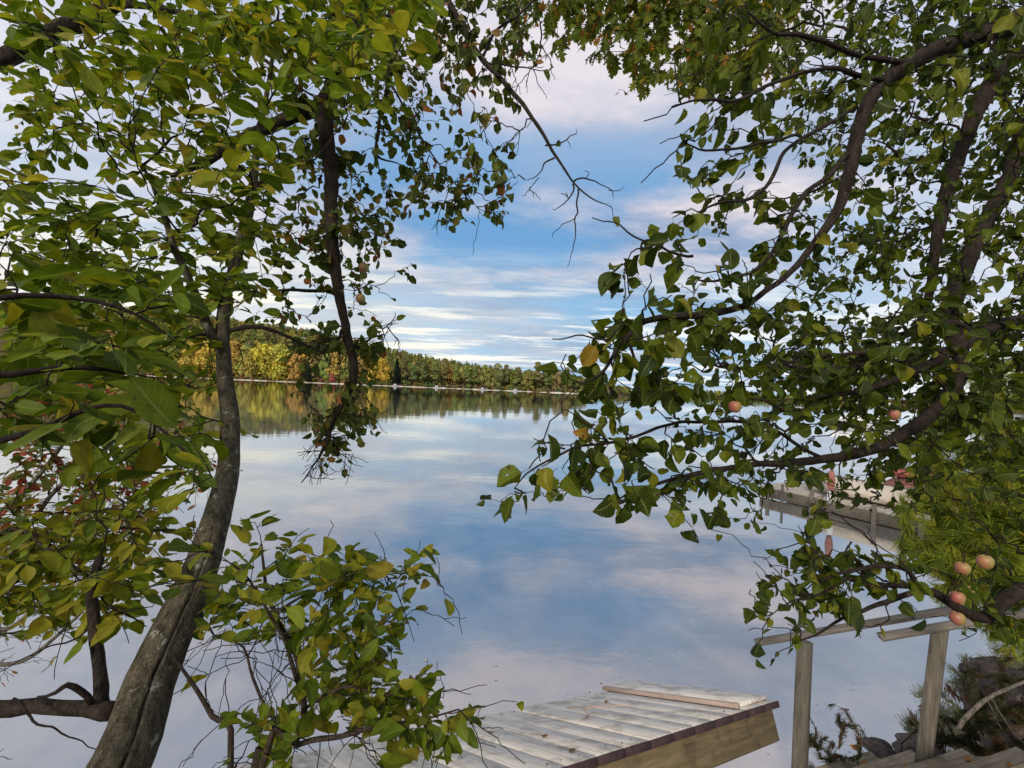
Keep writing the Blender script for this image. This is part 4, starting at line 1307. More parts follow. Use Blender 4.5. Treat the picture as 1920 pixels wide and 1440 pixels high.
A = attractors(g_hb, lambda x, y: 1.6 + .9 * rs.rand(), .034, 6, .5)
HB.grow(A, .3, .05); HB.bare(300, .15, .8)
HB.twigs(M['twig'], .0009, .4, .006)
HB.leaves(M['leaf_red'], 'small', .034, per=6, span=.12, g=g_hb, prune=.8, droop=.2, flat=.6)

g_lb = mask_grid({15: (-1, '23333210'), 16: (-1, '66656410'), 17: (-1, '67765410'), 18: (-1, '5663421'), 19: (-1, '1121110')})
base = np.array([-1.75, 1.25, gz(-1.75, 1.25) - .03])
LB = Plant('green_bush', base, 'bright green leafy bush at the left edge below the reddish twigs', 'bush')
for pts in ([('w', *base, .016), (-100, 1200, 1.45, .012), (0, 1000, 1.45, .009), (90, 1030, 1.45, .006), (165, 1080, 1.45, .004)],
            [('w', *(base + [.05, .1, 0]), .014), (-80, 1250, 1.5, .010), (40, 1080, 1.5, .006), (160, 1010, 1.5, .004), (230, 990, 1.5, .002)]):
    LB.limb(pts, M['bark_stem'], 'stem', 8, .1)
A = attractors(g_lb, lambda x, y: 1.25 + .5 * rs.rand(), .052, 6, 1.2)
LB.grow(A, .3, .05); LB.bare(110, .16)
LB.twigs(M['twig'], .0010, .4, .006)
LB.leaves(M['leaf_oval'], 'obovate', .050, per=6, span=.14, g=g_lb, prune=.9, droop=.25, flat=.4, bias=lambda P: .24)

# ---- shrub in front of the ramp
g_sh = mask_grid({16: (7, '24100000'), 17: (4, '1124788653'), 18: (4, '1145788532'), 19: (5, '011144210'), 20: (7, '001331'), 21: (7, '0013443'), 22: (7, '11113543'), 23: (7, '01000122')})
base = np.array([-.62, 1.10, gz(-.62, 1.10) - .03])
SH = Plant('leafy_shrub', base, 'slender shrub with bright oval leaves in front of the dock ramp', 'shrub')
for pts in ([('w', *base, .013), (470, 1470, 1.16, .011), (520, 1418, 1.18, .010), (565, 1370, 1.2, .009), (568, 1290, 1.21, .008), (552, 1220, 1.22, .0075), (520, 1160, 1.24, .006), (500, 1110, 1.25, .005), (490, 1020, 1.26, .003)],
            [(566, 1300, 1.21, .006), (545, 1230, 1.18, .005), (510, 1150, 1.15, .004), (470, 1090, 1.14, .003)],
            [('w', *(base + [-.12, .03, 0]), .010), (430, 1440, 1.2, .008), (400, 1340, 1.22, .0065), (340, 1250, 1.25, .004), (325, 1225, 1.25, .002)],
            [('w', *(base + [.03, -.03, 0]), .012), (490, 1440, 1.1, .009), (560, 1400, 1.1, .007), (640, 1380, 1.1, .006), (700, 1365, 1.1, .005), (790, 1350, 1.12, .003), (860, 1330, 1.14, .002)],
            [(545, 1390, 1.19, .006), (500, 1330, 1.24, .005), (475, 1270, 1.28, .004), (455, 1215, 1.3, .003), (400, 1190, 1.3, .002)],
            [(570, 1330, 1.21, .005), (640, 1290, 1.2, .004), (700, 1300, 1.2, .003), (760, 1310, 1.2, .002)],
            [(505, 1160, 1.24, .004), (580, 1110, 1.25, .003), (680, 1080, 1.27, .002), (760, 1075, 1.28, .0015)]):
    SH.limb(pts, M['bark_stem'], 'stem', 8, .08)
A = attractors(g_sh, lambda x, y: 1.05 + .38 * rs.rand(), .050, 5, .85)
SH.grow(A, .3, .0, wob=.004); SH.bare(190, .17, .8, lambda x, y: y > 1080)
SH.twigs(M['twig'], .0009, .4, .005)
SH.leaves(M['leaf_oval'], 'oval', .047, per=5, span=.13, g=g_sh, prune=.93, droop=.05, flat=.45, bias=lambda P: .06)

APPLES = [
        ((1806, 1066, 1.72), .031, 'pink red apple hanging left of the tallest one above the thick bough'), ((1848, 1054, 1.74), .034, 'orange apple hanging highest in the cluster beside the pine'),
        ((1819, 1102, 1.78), .026, 'small half hidden apple in the middle of the cluster over the bough'), ((1795, 1121, 1.70), .030, 'red apple resting against the upper side of the thick bough'),
        ((1794, 1159, 1.68), .031, 'lowest apple, hanging just under the bough by the handrail end'), ((1378, 763, 1.45), .026, 'orange apple alone on the thin lower twig above the lake'),
        ((1677, 778, 1.75), .028, 'dull orange apple in the dark middle of the right tree'),
        ((682, 502, 2.36), .033, 'dull red apple beside the hanging bough, the higher of two'), ((676, 560, 2.34), .031, 'dull red apple beside the hanging bough, the lower of two')]
def stalk_top(q, r_): return px(*q) + np.array([.010, .004, r_ * 1.9])

# ---- apple tree whose boughs hang down from the top left
g_al = mask_grid({-1: (9, '4444421'), 0: (10, '33454421'), 1: (10, '3455541'), 2: (9, '23355510'), 3: (9, '33441310'), 4: (9, '33334310'), 5: (9, '44224420'), 6: (9, '4331121'),
                  7: (8, '333320'), 8: (8, '222320'), 9: (8, '322210'), 10: (7, '011110'), 11: (9, '00100'), 12: (9, '13300'), 13: (9, '12200'), 14: (9, '0100')})
base = np.array([-3.6, 1.2, gz(-3.6, 1.2) - .05])
AL = Plant('apple_tree', base, 'old apple tree whose dark boughs hang in front of the open sky left of centre', 'tree'); AL.rk = .86
AL.limb([('w', *base, .14), ('w', -3.55, 1.3, 1.8, .12), ('w', -3.45, 1.5, 2.9, .10), ('w', -3.3, 1.8, 3.7, .08), (-160, 190, 2.5, .060), (0, 112, 2.45, .052), (100, 62, 2.45, .048), (200, 15, 2.45, .046), (330, -80, 2.45, .045), (500, -110, 2.45, .045), (620, -50, 2.45, .045), (662, 40, 2.45, .044), (645, 120, 2.45, .046), (606, 195, 2.45, .048)], M['bark_apple'], 'trunk', 18, .12)
AL.limb([(606, 190, 2.45, .050), (612, 260, 2.42, .042), (622, 340, 2.4, .040), (622, 430, 2.4, .038), (632, 530, 2.4, .034), (650, 620, 2.38, .027), (664, 695, 2.36, .025), (655, 735, 2.35, .019), (628, 788, 2.34, .011), (606, 845, 2.33, .006), (565, 905, 2.3, .003)], M['bark_apple'], n=14, rough=.16)
AL.limb([(612, 195, 2.45, .046), (560, 215, 2.45, .044), (500, 240, 2.45, .038), (440, 268, 2.42, .032), (380, 305, 2.4, .024), (320, 330, 2.4, .012)], M['bark_apple'], n=14, rough=.16)
AL.limb([(230, 8, 2.45, .020), (330, 22, 2.4, .017), (420, 60, 2.35, .014), (500, 115, 2.3, .011), (570, 170, 2.3, .006), (620, 190, 2.3, .003)], M['bark_apple'], n=9)
AL.limb([(600, -70, 2.45, .034), (740, -100, 2.6, .026), (820, -30, 2.6, .020), (860, 40, 2.55, .018), (900, 105, 2.5, .017), (955, 165, 2.45, .015), (1000, 222, 2.42, .012), (1042, 292, 2.4, .009), (1078, 345, 2.4, .006), (1110, 372, 2.4, .004), (1145, 388, 2.4, .002)], M['bark_apple'], n=9, rough=.12)
AL.limb([(660, 40, 2.5, .030), (735, 60, 2.6, .022), (728, 150, 2.6, .016), (712, 230, 2.6, .011), (705, 290, 2.6, .008), (745, 305, 2.6, .004), (775, 320, 2.6, .002)], M['bark_apple'], n=9)
AL.limb([(640, 545, 2.4, .011), (580, 545, 2.4, .011), (520, 545, 2.35, .007)], M['bark_apple'], n=7)
AL.limb([(735, 160, 2.6, .008), (790, 260, 2.65, .006), (840, 330, 2.7, .004), (880, 370, 2.7, .003), (905, 405, 2.7, .0015)], M['bark_apple'], n=7)
AL.limb([(905, 105, 2.5, .009), (930, 60, 2.55, .009), (970, 30, 2.6, .008), (1020, -20, 2.65, .008)], M['bark_apple'], n=7)
for t in ([(1022, 273, 2.4, .004), (1048, 268, 2.4, .003), (1066, 255, 2.4, .002), (1078, 252, 2.4, .002), (1080, 242, 2.4, .0015)], [(1045, 268, 2.4, .0025), (1064, 264, 2.4, .002), (1070, 277, 2.4, .0012)],
          [(1040, 296, 2.4, .004), (1020, 305, 2.4, .003), (1015, 325, 2.38, .003), (995, 335, 2.38, .002), (984, 337, 2.38, .0012)], [(1010, 333, 2.38, .002), (996, 348, 2.38, .002), (992, 360, 2.38, .0012)],
          [(1076, 340, 2.4, .004), (1100, 335, 2.4, .003), (1125, 345, 2.4, .003), (1145, 357, 2.4, .003), (1150, 372, 2.4, .002)], [(1140, 356, 2.4, .002), (1158, 356, 2.4, .002), (1170, 350, 2.4, .0012)], [(1098, 335, 2.4, .002), (1105, 322, 2.4, .002), (1096, 320, 2.4, .0012)],
          [(1074, 345, 2.4, .004), (1066, 372, 2.4, .003), (1050, 387, 2.4, .002), (1036, 392, 2.4, .0012)], [(1066, 372, 2.4, .002), (1055, 365, 2.4, .0015), (1052, 362, 2.4, .0012)],
          [(1084, 355, 2.4, .004), (1081, 400, 2.38, .0035), (1078, 440, 2.37, .003), (1072, 470, 2.36, .002), (1064, 500, 2.36, .0012)], [(1079, 408, 2.38, .002), (1055, 420, 2.36, .002), (1036, 445, 2.35, .0012)], [(1144, 386, 2.4, .002), (1150, 405, 2.4, .0012)],
          [(905, 115, 2.5, .006), (950, 125, 2.5, .005), (1000, 130, 2.5, .004), (1030, 135, 2.5, .002)], [(972, 30, 2.6, .004), (972, 80, 2.6, .003), (960, 130, 2.55, .002)], [(972, 80, 2.6, .003), (990, 105, 2.6, .002)],
          [(1015, 40, 2.6, .004), (1012, 90, 2.6, .003), (990, 140, 2.55, .003), (960, 165, 2.5, .002)], [(1012, 80, 2.6, .003), (1030, 110, 2.6, .002), (1040, 150, 2.6, .0012)], [(1000, 130, 2.5, .002), (1015, 170, 2.5, .002), (1025, 185, 2.5, .0012)],
          [(880, 75, 2.5, .003), (880, 20, 2.55, .003), (878, -20, 2.6, .003)]):
    AL.twig_path(t, t[0][3])
def d_al(x, y): return 2.25 + .75 * rs.rand()
A = attractors(g_al, d_al, .046, 5, .85)
AL.grow(A, .3, .15, seg=.03, wob=.009)
AL.grow([stalk_top(q, r_) for q, r_, _ in APPLES if q[0] < 900], .3, .3)
AL.bare(160, .17, .8, lambda x, y: 560 < x < 1000 and -50 < y < 470, .3)
AL.bare(150, .15, .8, lambda x, y: 560 < x < 760 and 600 < y < 900, .3)
AL.bare(60, .10, .8, lambda x, y: 440 < x < 760 and 420 < y < 720, .2)
for t_ in AL.tw:
    if t_[2] is not None: t_[2] *= 1.3
AL.twigs(M['twig'], .0015, .42, .010)
def thin_low(P):
    x, y = proj(P); return ~((y > 540) & (x > 560) & (rs.rand(len(P)) < np.where(y > 830, .92, np.where(y < 700, .62, .70))))
AL.leaves(M['leaf_apple_far'], 'apple_small', .044, keep=thin_low, per=5, span=.15, g=g_al, prune=.9, droop=.5, flat=.8, mode='hang')
print('apple left', len(AL.tw))

# ---- big apple tree on the right
g_ar = mask_grid({
    -1: (22, '3443566777777'), 0: (22, '34335567777777'), 1: (22, '36556766677777'), 2: (20, '045665556567777'), 3: (20, '232465456667777'), 4: (20, '042523345567777'), 5: (20, '042302345667777'), 6: (20, '032234344556667'),
    7: (19, '0133133566666666'), 8: (18, '012553336555666666'), 9: (19, '135655444655556666'), 10: (18, '14465566567666666'), 11: (17, '355666788888877644'), 12: (17, '043322456777765433'),
    13: (18, '212233444546543333'), 14: (16, '20122344443343222222'), 15: (15, '111233332322332222222'), 16: (19, '00121030001111'),
    17: (24, '15432003322'), 18: (23, '146641044422'), 19: (23, '2344211332'), 20: (23, '12')})
base = np.array([3.15, 1.15, gz(3.15, 1.15) - .06])
g_ar[:12] *= .80
g_ar[10:15, 22:26] *= .85
AR = Plant('apple_tree', base, 'big apple tree with curving boughs filling the right side above the handrail', 'tree'); AR.rk = .78
AR.limb([('w', *base, .15), ('w', 3.08, 1.3, 1.5, .125), ('w', 3.0, 1.45, 2.3, .11), ('w', 2.92, 1.6, 3.1, .095), ('w', 2.85, 1.8, 3.8, .08), ('w', 2.75, 2.0, 4.6, .06)], M['bark_right'], 'trunk', 20, .12)
BR = M['bark_right']
AR.limb([('w', 2.85, 1.8, 3.75, .062), (1985, 15, 2.0, .052), (1905, 45, 1.9, .047), (1800, 78, 1.8, .042), (1705, 118, 1.72, .037), (1640, 172, 1.66, .033), (1608, 250, 1.62, .028), (1592, 330, 1.6, .024), (1565, 405, 1.58, .020), (1515, 475, 1.56, .015), (1465, 525, 1.52, .011), (1415, 562, 1.48, .008)], BR, n=14, rough=.12)
AR.limb([('w', 2.8, 1.9, 4.2, .06), (1935, 90, 2.7, .052), (1860, 155, 2.6, .050), (1812, 255, 2.55, .047), (1778, 350, 2.5, .043), (1757, 440, 2.45, .036), (1745, 540, 2.4, .026), (1720, 620, 2.35, .016)], BR, n=14, rough=.16)
AR.limb([('w', 2.83, 1.85, 3.9, .062), (1950, 220, 2.4, .050), (1892, 335, 2.35, .047), (1835, 440, 2.3, .046), (1795, 535, 2.25, .048), (1780, 605, 2.2, .046), (1802, 668, 2.12, .042), (1782, 735, 2.02, .037), (1728, 792, 1.94, .032), (1650, 836, 1.88, .027), (1545, 862, 1.82, .022), (1430, 870, 1.76, .016), (1310, 889, 1.7, .011), (1205, 915, 1.62, .006), (1150, 940, 1.58, .003)], BR, n=14, rough=.14)
AR.limb([('w', 2.98, 1.5, 2.5, .05), (1975, 612, 2.2, .036), (1880, 608, 2.15, .032), (1800, 650, 2.1, .030), (1730, 690, 2.05, .024), (1650, 722, 1.98, .019), (1585, 738, 1.9, .012), (1520, 745, 1.85, .006)], BR, n=12, rough=.14)
AR.limb([(1790, 655, 2.1, .018), (1690, 662, 2.0, .013), (1560, 664, 1.9, .010), (1450, 685, 1.8, .007), (1360, 690, 1.7, .004)], BR, n=8)
AR.limb([(1730, 690, 2.05, .014), (1600, 690, 1.9, .011), (1480, 688, 1.75, .009), (1400, 692, 1.65, .006), (1340, 685, 1.6, .003)], BR, n=8)
AR.limb([(1470, 520, 1.52, .011), (1400, 570, 1.45, .012), (1320, 590, 1.38, .0135), (1240, 595, 1.3, .0125), (1200, 605, 1.25, .011), (1165, 650, 1.2, .008), (1125, 700, 1.15, .005), (1090, 720, 1.12, .003)], BR, n=10, rough=.12)
AR.limb([(1600, 205, 1.62, .008), (1540, 240, 1.5, .008), (1480, 275, 1.4, .0075), (1442, 340, 1.33, .007), (1405, 372, 1.28, .006), (1350, 382, 1.22, .005), (1310, 398, 1.18, .003)], BR, n=8)
AR.limb([(1590, 290, 1.6, .011), (1560, 325, 1.55, .011), (1505, 365, 1.5, .010), (1468, 435, 1.45, .009), (1430, 500, 1.4, .008), (1370, 520, 1.35, .006), (1310, 525, 1.3, .003)], BR, n=8)
AR.limb([(1700, 118, 1.7, .014), (1600, 100, 1.55, .011), (1510, 70, 1.45, .009), (1450, 60, 1.4, .006), (1400, 20, 1.38, .004)], BR, n=8)
AR.limb([(1660, 155, 1.66, .011), (1560, 130, 1.5, .009), (1460, 150, 1.35, .007), (1380, 190, 1.2, .006), (1310, 185, 1.1, .004), (1260, 200, 1.02, .002)], BR, n=8)
AR.limb([(1500, 255, 1.4, .006), (1420, 270, 1.25, .005), (1340, 285, 1.15, .004), (1290, 270, 1.08, .002)], BR, n=7)
AR.limb([(1545, 862, 1.82, .010), (1430, 800, 1.7, .008), (1310, 790, 1.55, .0075), (1240, 800, 1.45, .007), (1180, 822, 1.38, .006), (1090, 836, 1.32, .005), (1030, 862, 1.28, .004), (985, 890, 1.25, .003), (965, 915, 1.24, .0015)], BR, n=8)
AR.limb([('w', 3.05, 1.35, 1.75, .06), (2010, 1090, 1.95, .050), (1935, 1100, 1.92, .044), (1885, 1125, 1.9, .036), (1848, 1158, 1.87, .029), (1800, 1142, 1.84, .024), (1755, 1112, 1.8, .021), (1722, 1100, 1.78, .017), (1700, 1070, 1.75, .012), (1640, 1062, 1.7, .010), (1580, 1075, 1.66, .007), (1530, 1095, 1.62, .004)], BR, n=12, rough=.16)
AR.limb([(1722, 1100, 1.78, .016), (1680, 1098, 1.75, .013), (1640, 1098, 1.72, .009), (1590, 1085, 1.7, .005)], BR, n=9)
AR.limb([(1735, 1105, 1.79, .014), (1690, 1118, 1.74, .012), (1640, 1135, 1.7, .010), (1580, 1160, 1.66, .007), (1530, 1190, 1.62, .005), (1505, 1200, 1.6, .003)], BR, n=9)
AR.limb([(1590, 1085, 1.68, .006), (1540, 1110, 1.64, .005), (1490, 1125, 1.6, .004), (1450, 1150, 1.58, .002)], BR, n=7)
for t in ([(1300, 480, 1.3, .0045), (1230, 462, 1.32, .004), (1160, 425, 1.34, .003), (1110, 408, 1.35, .002)], [(1225, 460, 1.32, .003), (1190, 470, 1.32, .002), (1175, 490, 1.31, .0012)],
          [(1150, 640, 1.2, .003), (1095, 628, 1.22, .0025), (1050, 632, 1.24, .002), (1036, 635, 1.25, .0012)],
          [(1060, 842, 1.3, .003), (1020, 830, 1.3, .002), (1000, 822, 1.3, .0012)],
          [(1380, 735, 1.7, .005), (1480, 770, 1.75, .005), (1600, 795, 1.85, .006)],
          [(1560, 960, 1.75, .003), (1620, 1000, 1.75, .003), (1680, 1045, 1.75, .003), (1720, 1055, 1.78, .003)],
          [(1640, 1062, 1.7, .003), (1640, 1020, 1.7, .003), (1600, 990, 1.7, .002), (1540, 965, 1.68, .002)],
          [(1770, 615, 2.0, .020), (1800, 610, 1.95, .014), (1840, 632, 1.9, .008)]):
    AR.twig_path(t, t[0][3])
def d_ar(x, y):
    if y > 1000: return 1.5 + .5 * rs.rand() + .25 * max(0, (x - 1650) / 250)
    q = rs.rand()
    if x < 1320: return .98 + max(0, x - 1050) * .0008 + (.30 * rs.rand() if q < .55 else .3 + 1.2 * rs.rand())
    if x < 1450: return 1.1 + max(0, x - 1150) * .0008 + (.35 * rs.rand() if q < .45 else .3 + 1.2 * rs.rand())
    if y < 480: return 1.5 + .3 * rs.rand() if q < .07 else 2.3 + 1.7 * rs.rand()
    return 1.45 + .3 * rs.rand() if q < .12 else 1.9 + 1.5 * rs.rand()
A = attractors(g_ar, d_ar, .050, 4, 1.5)
AR.grow(A, .30, .18, seg=.035, wob=.009)
AR.grow([stalk_top(q, r_) for q, r_, _ in APPLES if q[0] > 900], .3, .3)
AR.bare(420, .17, .9, lambda x, y: 1000 < x < 2000 and -60 < y < 1220, .15)
AR.twigs(M['twig'], .0015, .42, .011)
def ar_brown(P):
    x, y = proj(P); return np.where(x < 1150, .07, 0) + np.where(y > 1050, .05, 0) - .06
def off_rail(P):
    x, y = proj(P + np.array([0, 0, -.02])); yr = 1207 - .165 * (x - 1415)
    return ~((x > 1400) & (x < 1800) & (np.abs(y - yr) < 30) & (rs.rand(len(P)) < .72))
AR.leaves(M['leaf_apple'], 'apple', .045, grade=lambda P: np.interp(proj(P)[0], [1250, 1400], [1.14, 1.0]), per=4, span=.14, g=g_ar, prune=.92, droop=.65, flat=.9, mode='hang', bias=ar_brown, rnd_pow=1.15, keep=off_rail)
print('apple right', len(AR.tw))

# ---- apples
def apple_mesh():
    V = []; n, m = 14, 18
    for i in range(n + 1):
        t = math.pi * i / n; rr = math.sin(t) ** .82 * (1 + .08 * math.cos(t)); zz = math.cos(t) * 1.02
        if zz > .5: zz -= .16 * math.exp(-(rr / .20) ** 2)
        if zz < -.5: zz += .14 * math.exp(-(rr / .22) ** 2)
        for k in range(m):
            a = 2 * math.pi * k / m; q = rr * (1 + .03 * math.cos(5 * a) * (t > 2)); V.append((q * math.cos(a), q * math.sin(a), zz))
    Q = [(i * m + k, (i + 1) * m + k, (i + 1) * m + (k + 1) % m, i * m + (k + 1) % m) for i in range(n) for k in range(m)]
    return np.array(V), np.array(Q)
AV, AQ = apple_mesh()
m, nt, N, L = new_mat('ripe apple skin')
tcn = ND(nt, 'ShaderNodeTexCoord'); geo = ND(nt, 'ShaderNodeNewGeometry')
oi = ND(nt, 'ShaderNodeObjectInfo')
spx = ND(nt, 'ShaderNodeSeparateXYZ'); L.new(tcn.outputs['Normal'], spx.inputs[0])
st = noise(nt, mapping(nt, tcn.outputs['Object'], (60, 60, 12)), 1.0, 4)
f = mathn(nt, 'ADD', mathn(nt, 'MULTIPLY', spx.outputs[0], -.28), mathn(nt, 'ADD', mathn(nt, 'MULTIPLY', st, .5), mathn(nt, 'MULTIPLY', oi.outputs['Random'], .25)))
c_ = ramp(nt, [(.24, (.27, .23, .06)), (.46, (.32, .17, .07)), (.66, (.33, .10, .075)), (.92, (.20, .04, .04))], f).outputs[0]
pb = ND(nt, 'ShaderNodeBsdfPrincipled'); pb.inputs['Roughness'].default_value = .5; L.new(c_, pb.inputs['Base Color'])
out = ND(nt, 'ShaderNodeOutputMaterial'); L.new(pb.outputs[0], out.inputs[0]); M['apple'] = m
for k, (q, r_, lab) in enumerate(APPLES):
    c = px(*q)
    rt = empty('apple', c, lab, 'apple', 'apples hanging in the trees')
    mesh('fruit', c + AV * r_ * .76 * (1 + .05 * np.sin(AV[:, [1]] * 3 + k)), AQ, M['apple'], rt, smooth=True)
    b = Bag(); b.tube([c + [0, 0, r_ * .45], c + [.004, 0, r_ * 1.1], c + [.010, .004, r_ * 1.9]], [.0018, .0014, .0018], 6); b.build('stalk', M['twig'], rt)

# ---- oak hanging in at the top
g_ok = mask_grid({-2: (15, '6666666666'), -1: (15, '46677777765'), 0: (15, '0457777776'), 1: (17, '23467765'), 2: (19, '255431')})
base = np.array([9.6, 6.4, gz(9.6, 6.4) - .1])
OK = Plant('oak_tree', base, 'tall oak with small lobed leaves hanging in at the top centre', 'tree')
OK.limb([('w', *base, .30), ('w', 9.5, 6.4, 3, .26), ('w', 9.2, 6.5, 6, .22), ('w', 8.6, 6.6, 8.4, .17), ('w', 7.6, 6.6, 10, .10)], M['bark_oak'], 'trunk', 16, .1, .12)
OK.limb([('w', 9.0, 6.5, 7.0, .13), (1900, -220, 6.4, .10), (1700, -190, 6.2, .08), (1500, -130, 6.0, .055), (1330, -90, 5.8, .04), (1180, -90, 5.7, .025), (1020, -60, 5.6, .012)], M['bark_oak'], n=10, step=.1)
OK.limb([(1420, -110, 5.9, .03), (1390, 0, 5.7, .02), (1350, 80, 5.6, .012), (1320, 130, 5.5, .006)], M['bark_oak'], n=8, step=.1)
OK.limb([(1250, -90, 5.7, .025), (1230, 0, 5.6, .016), (1205, 80, 5.5, .01), (1195, 130, 5.5, .004)], M['bark_oak'], n=8, step=.1)
A = attractors(g_ok, lambda x, y: 5.1 + 1.4 * rs.rand(), .11, 6, 1.9, .30)
OK.grow(A, .3, .2, seg=.12, wob=.012)
OK.twigs(M['twig'], .0022, .45, .02)
OK.leaves(M['leaf_oak'], 'oak', .135, per=6, span=.22, g=g_ok, prune=.9, droop=.9, flat=.9, mode='hang')

# ---- white pine on the right
g_pn = mask_grid({11: (29, '022333'), 12: (28, '0244555'), 13: (28, '2456677'), 14: (28, '2456677'), 15: (28, '35677777'), 16: (28, '36888888'), 17: (28, '1688888'), 18: (29, '367777'), 19: (29, '034555'), 20: (29, '0012333')})
base = np.array([6.4, 4.3, gz(6.4, 4.3) - .06])
PN = Plant('white_pine', base, 'young white pine with soft yellow green needles at the right edge', 'tree')
PN.limb([('w', *base, .10), ('w', 6.35, 4.3, 1.5, .085), ('w', 6.3, 4.35, 3.0, .065), ('w', 6.25, 4.4, 4.6, .04), ('w', 6.2, 4.4, 5.8, .015)], M['bark_oak'], 'trunk', 12, .1, .08)
for (z0, q) in ((.9, (1790, 1090, 4.1)), (1.2, (1770, 1010, 4.2)), (1.6, (1740, 950, 4.4)), (2.0, (1760, 880, 4.4)), (2.4, (1800, 800, 4.5)), (1.4, (1850, 1040, 3.9)), (.8, (1880, 1150, 4.0)), (2.8, (1840, 700, 4.6))):
    t = px(*q); o = np.array([6.35, 4.3, z0])
    PN.limb([('w', *o, .022), ('w', *(o * .5 + t * .5 + [0, 0, .06]), .013), ('w', *t, .004)], M['bark_oak'], n=7)
A = attractors(g_pn, lambda x, y: 3.8 + 1.2 * rs.rand(), .085, 7, 6.0, .5)
PN.grow(A, .3, .0)
PN.twigs(M['twig'], .0018, .42, .012)
PN.leaves(M['needle'], 'needle', .115, per=7, span=.26, g=g_pn, prune=.75, droop=.15, flat=.5, mode='brush')
print('pine', len(PN.tw))

# ---- low evergreens by the steps
def low_shrub(name, q, rows, dep, size, per, label, cat, templ='juniper', mat='juniper', fill=.8, bias=None):
    g = mask_grid(rows); c = px(*q); base = np.array([c[0], c[1], gz(c[0], c[1]) - .02])
    pl = Plant(name, base, label, cat)
    pl.limb([('w', *base, .008), ('w', *(base * .6 + c * .4), .007), ('w', *c, .004)], M['bark_stem'], 'stem', 7)
    A = attractors(g, lambda x, y: dep + .35 * rs.rand() - .15, size, per, fill, .35)
    if len(A) == 0: return
    pl.grow(A, .2, -.25, wob=.004)
    pl.twigs(M['twig'], .0012, .4, .006)
    pl.leaves(M[mat], templ, size, per=per, span=.12, g=g, prune=.85, droop=-.8, flat=.5, mode='brush', bias=bias)
low_shrub('juniper', (1560, 1420, 3.0), {22: (25, '45'), 23: (25, '76')}, 3.0, .045, 6, 'small dark juniper growing just right of the left railing post', 'shrub')
low_shrub('juniper', (1830, 1370, 3.1), {21: (29, '03455'), 22: (29, '478888'), 23: (29, '677777')}, 3.1, .05, 7, 'wide dark evergreen shrub behind the right railing post', 'shrub', fill=2.2)
low_shrub('stonecrop', (1690, 1395, 3.0), {22: (28, '4')}, 3.0, .035, 6, 'tiny rust coloured plant on the rock between the posts', 'plant', bias=lambda P: .5)
low_shrub('rusty_fern', (1850, 1290, 3.4), {21: (29, '2433'), 20: (30, '122')}, 3.4, .05, 5, 'rust brown withered sprigs above the dark evergreen at right', 'plant', fill=.5, bias=lambda P: .55)
DBc = Bag(); P_, r_ = spline([(1795, 1368, 2.75, .012), (1820, 1335, 2.75, .012), (1860, 1305, 2.75, .010), (1905, 1285, 2.75, .009), (1990, 1255, 2.75, .008)], .03)
DBc.tube(wobble(P_, .004), r_, 9, .12)
tag(DBc.build('dead_branch', M['bark_dead'], smooth=True), 'pale bare branch lying over the evergreen shrub at right', 'branch')
DBc = Bag()
for t in ([(1860, 1310, 2.8, .004), (1890, 1360, 2.8, .004), (1925, 1400, 2.8, .003)], [(1850, 1312, 2.8, .003), (1885, 1380, 2.8, .003), (1920, 1420, 2.8, .003)]):
    P_, r_ = spline(t, .03); DBc.tube(wobble(P_, .004), r_, 6)
tag(DBc.build('dry_stalk', M['bark_dead'], smooth=True), 'thin dry stalks bent below the pale bare branch', 'stalk')

# ---- things lying on the ramp and steps
b = Bag()
for t in ([(-.86, .62, .012), (-.86, .50, .02), (-.92, .40, .012)], [(-.86, .50, .02), (-.76, .40, .03), (-.70, .36, .024), (-.72, .30, .02)], [(-.92, .41, .012), (-1.0, .38, .008)]):
    P_ = np.array([dk(*q) for q in t]); tt = np.linspace(0, 1, 12); P2 = np.array([np.interp(tt, np.linspace(0, 1, len(t)), P_[:, k]) for k in range(3)]).T
    b.tube(wobble(P2, .006), np.linspace(.0045, .002, 12), 6)
tag(b.build('fallen_twig', M['plank'], smooth=True), 'forked brown twig lying on the dock boards', 'twig')
def fallen(P, nrm_, yaw_dir, size, label, seed, mat='dry', templ='oval', val=.5, grp=None):
    V, Q, U = TEMPL[templ][seed % len(TEMPL[templ])]
    Y_ = nrm(yaw_dir); X_ = nrm(np.cross(Y_, nrm_)); Z_ = np.cross(X_, Y_)
    W = np.asarray(P) + (V * size * [1, 1, 1]) @ np.array([X_, Y_, Z_]) + np.asarray(nrm_) * size * .12
    return tag(mesh('fallen_leaf', W, Q, M[mat], None, attrs={'rnd': np.full(len(V), val)}, uv=U, smooth=True), label, 'leaf', grp)
gl_ = 'fallen leaves on the dock ramp'
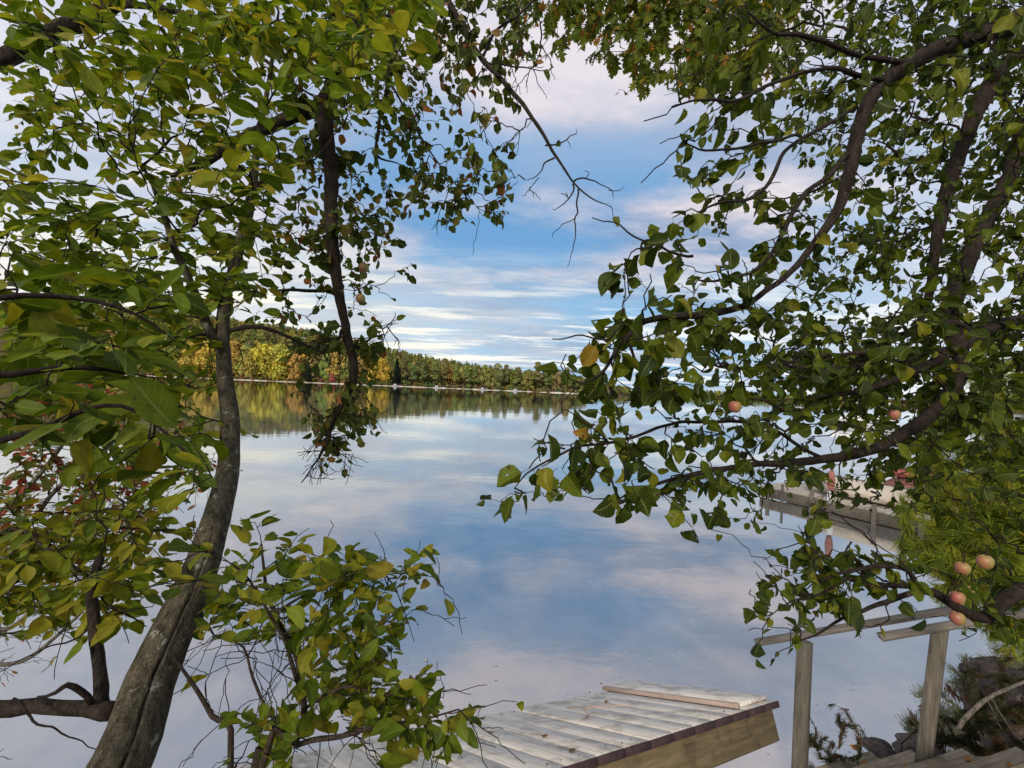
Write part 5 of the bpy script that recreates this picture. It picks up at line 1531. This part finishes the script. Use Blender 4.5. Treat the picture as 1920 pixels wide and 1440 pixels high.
for k, (s, v, lab, val) in enumerate([(-1.30, .28, 'curled brown leaf lying nearest the ramp\'s front edge', .3), (-1.32, .10, 'small red brown leaf near the skirt board of the ramp', .15), (-1.40, .52, 'pale tan leaf in the middle of the ramp', .8),
                                      (-1.75, .45, 'brown leaf lying on the ramp right of the shrub', .5), (-.55, .62, 'dry leaf beside the loose plank at the ramp\'s far edge', .6), (-1.62, .75, 'dark red leaf at the far edge of the ramp beside the shrub', .05)]):
    fallen(dk(s, v, .002), DN, DA * rs.randn() + DB * rs.randn(), .045, lab, k, val=val, grp=gl_)
for k, (i, f_, o_, lab, val) in enumerate([(0, .1, .06, 'yellow brown leaf on the lowest step', .8), (1, .15, .08, 'tan leaf on the second lowest step', .9), (2, .12, .07, 'curled pale leaf on the third step from the water', 1.0), (3, .10, .12, 'rusty leaf on the fourth step beside the pale stems', .3),
                                           (3, .2, .05, 'straw coloured leaf at the edge of the fourth step', 1.0), (2, .24, .12, 'brown leaf deep on the third step', .5)]):
    fallen(peaks[i] + sd_ * f_ + bk * o_, np.array([0, 0, 1.0]), sd_ * rs.randn() + bk * rs.randn(), .065, lab, k + 2, val=val, grp='fallen leaves on the steps')
for k, (q, lab) in enumerate([((1588, 1398, 2.95), 'yellow leaf caught in the small juniper beside the left post'), ((1742, 1305, 3.0), 'orange leaf under the purple grey rock at right')][:1]):
    fallen(px(*q), nrm([0, -.7, .7]), [1, 0, .1], .06, lab, k, val=1.0)
# specks floating on the water
V, Q = [], []
for k in range(150):
    c = on_z(700 + 900 * rs.rand(), 1180 + 240 * rs.rand() ** .8, .003); r_ = .003 + .007 * rs.rand() ** 3; a0_ = rs.rand() * 6.28; n0 = len(V)
    if c[1] < 2.4: continue
    for j in range(6): V.append(c + np.array([math.cos(a0_ + j * 1.047) * r_ * (1 + rs.rand()), math.sin(a0_ + j * 1.047) * r_, .0005]))
    Q.append([n0 + j for j in range(6)])
tag(mesh('floating_specks', V, Q, M['pale_cream']), 'scattered pale specks floating on the shallow water', 'specks', kind='stuff')
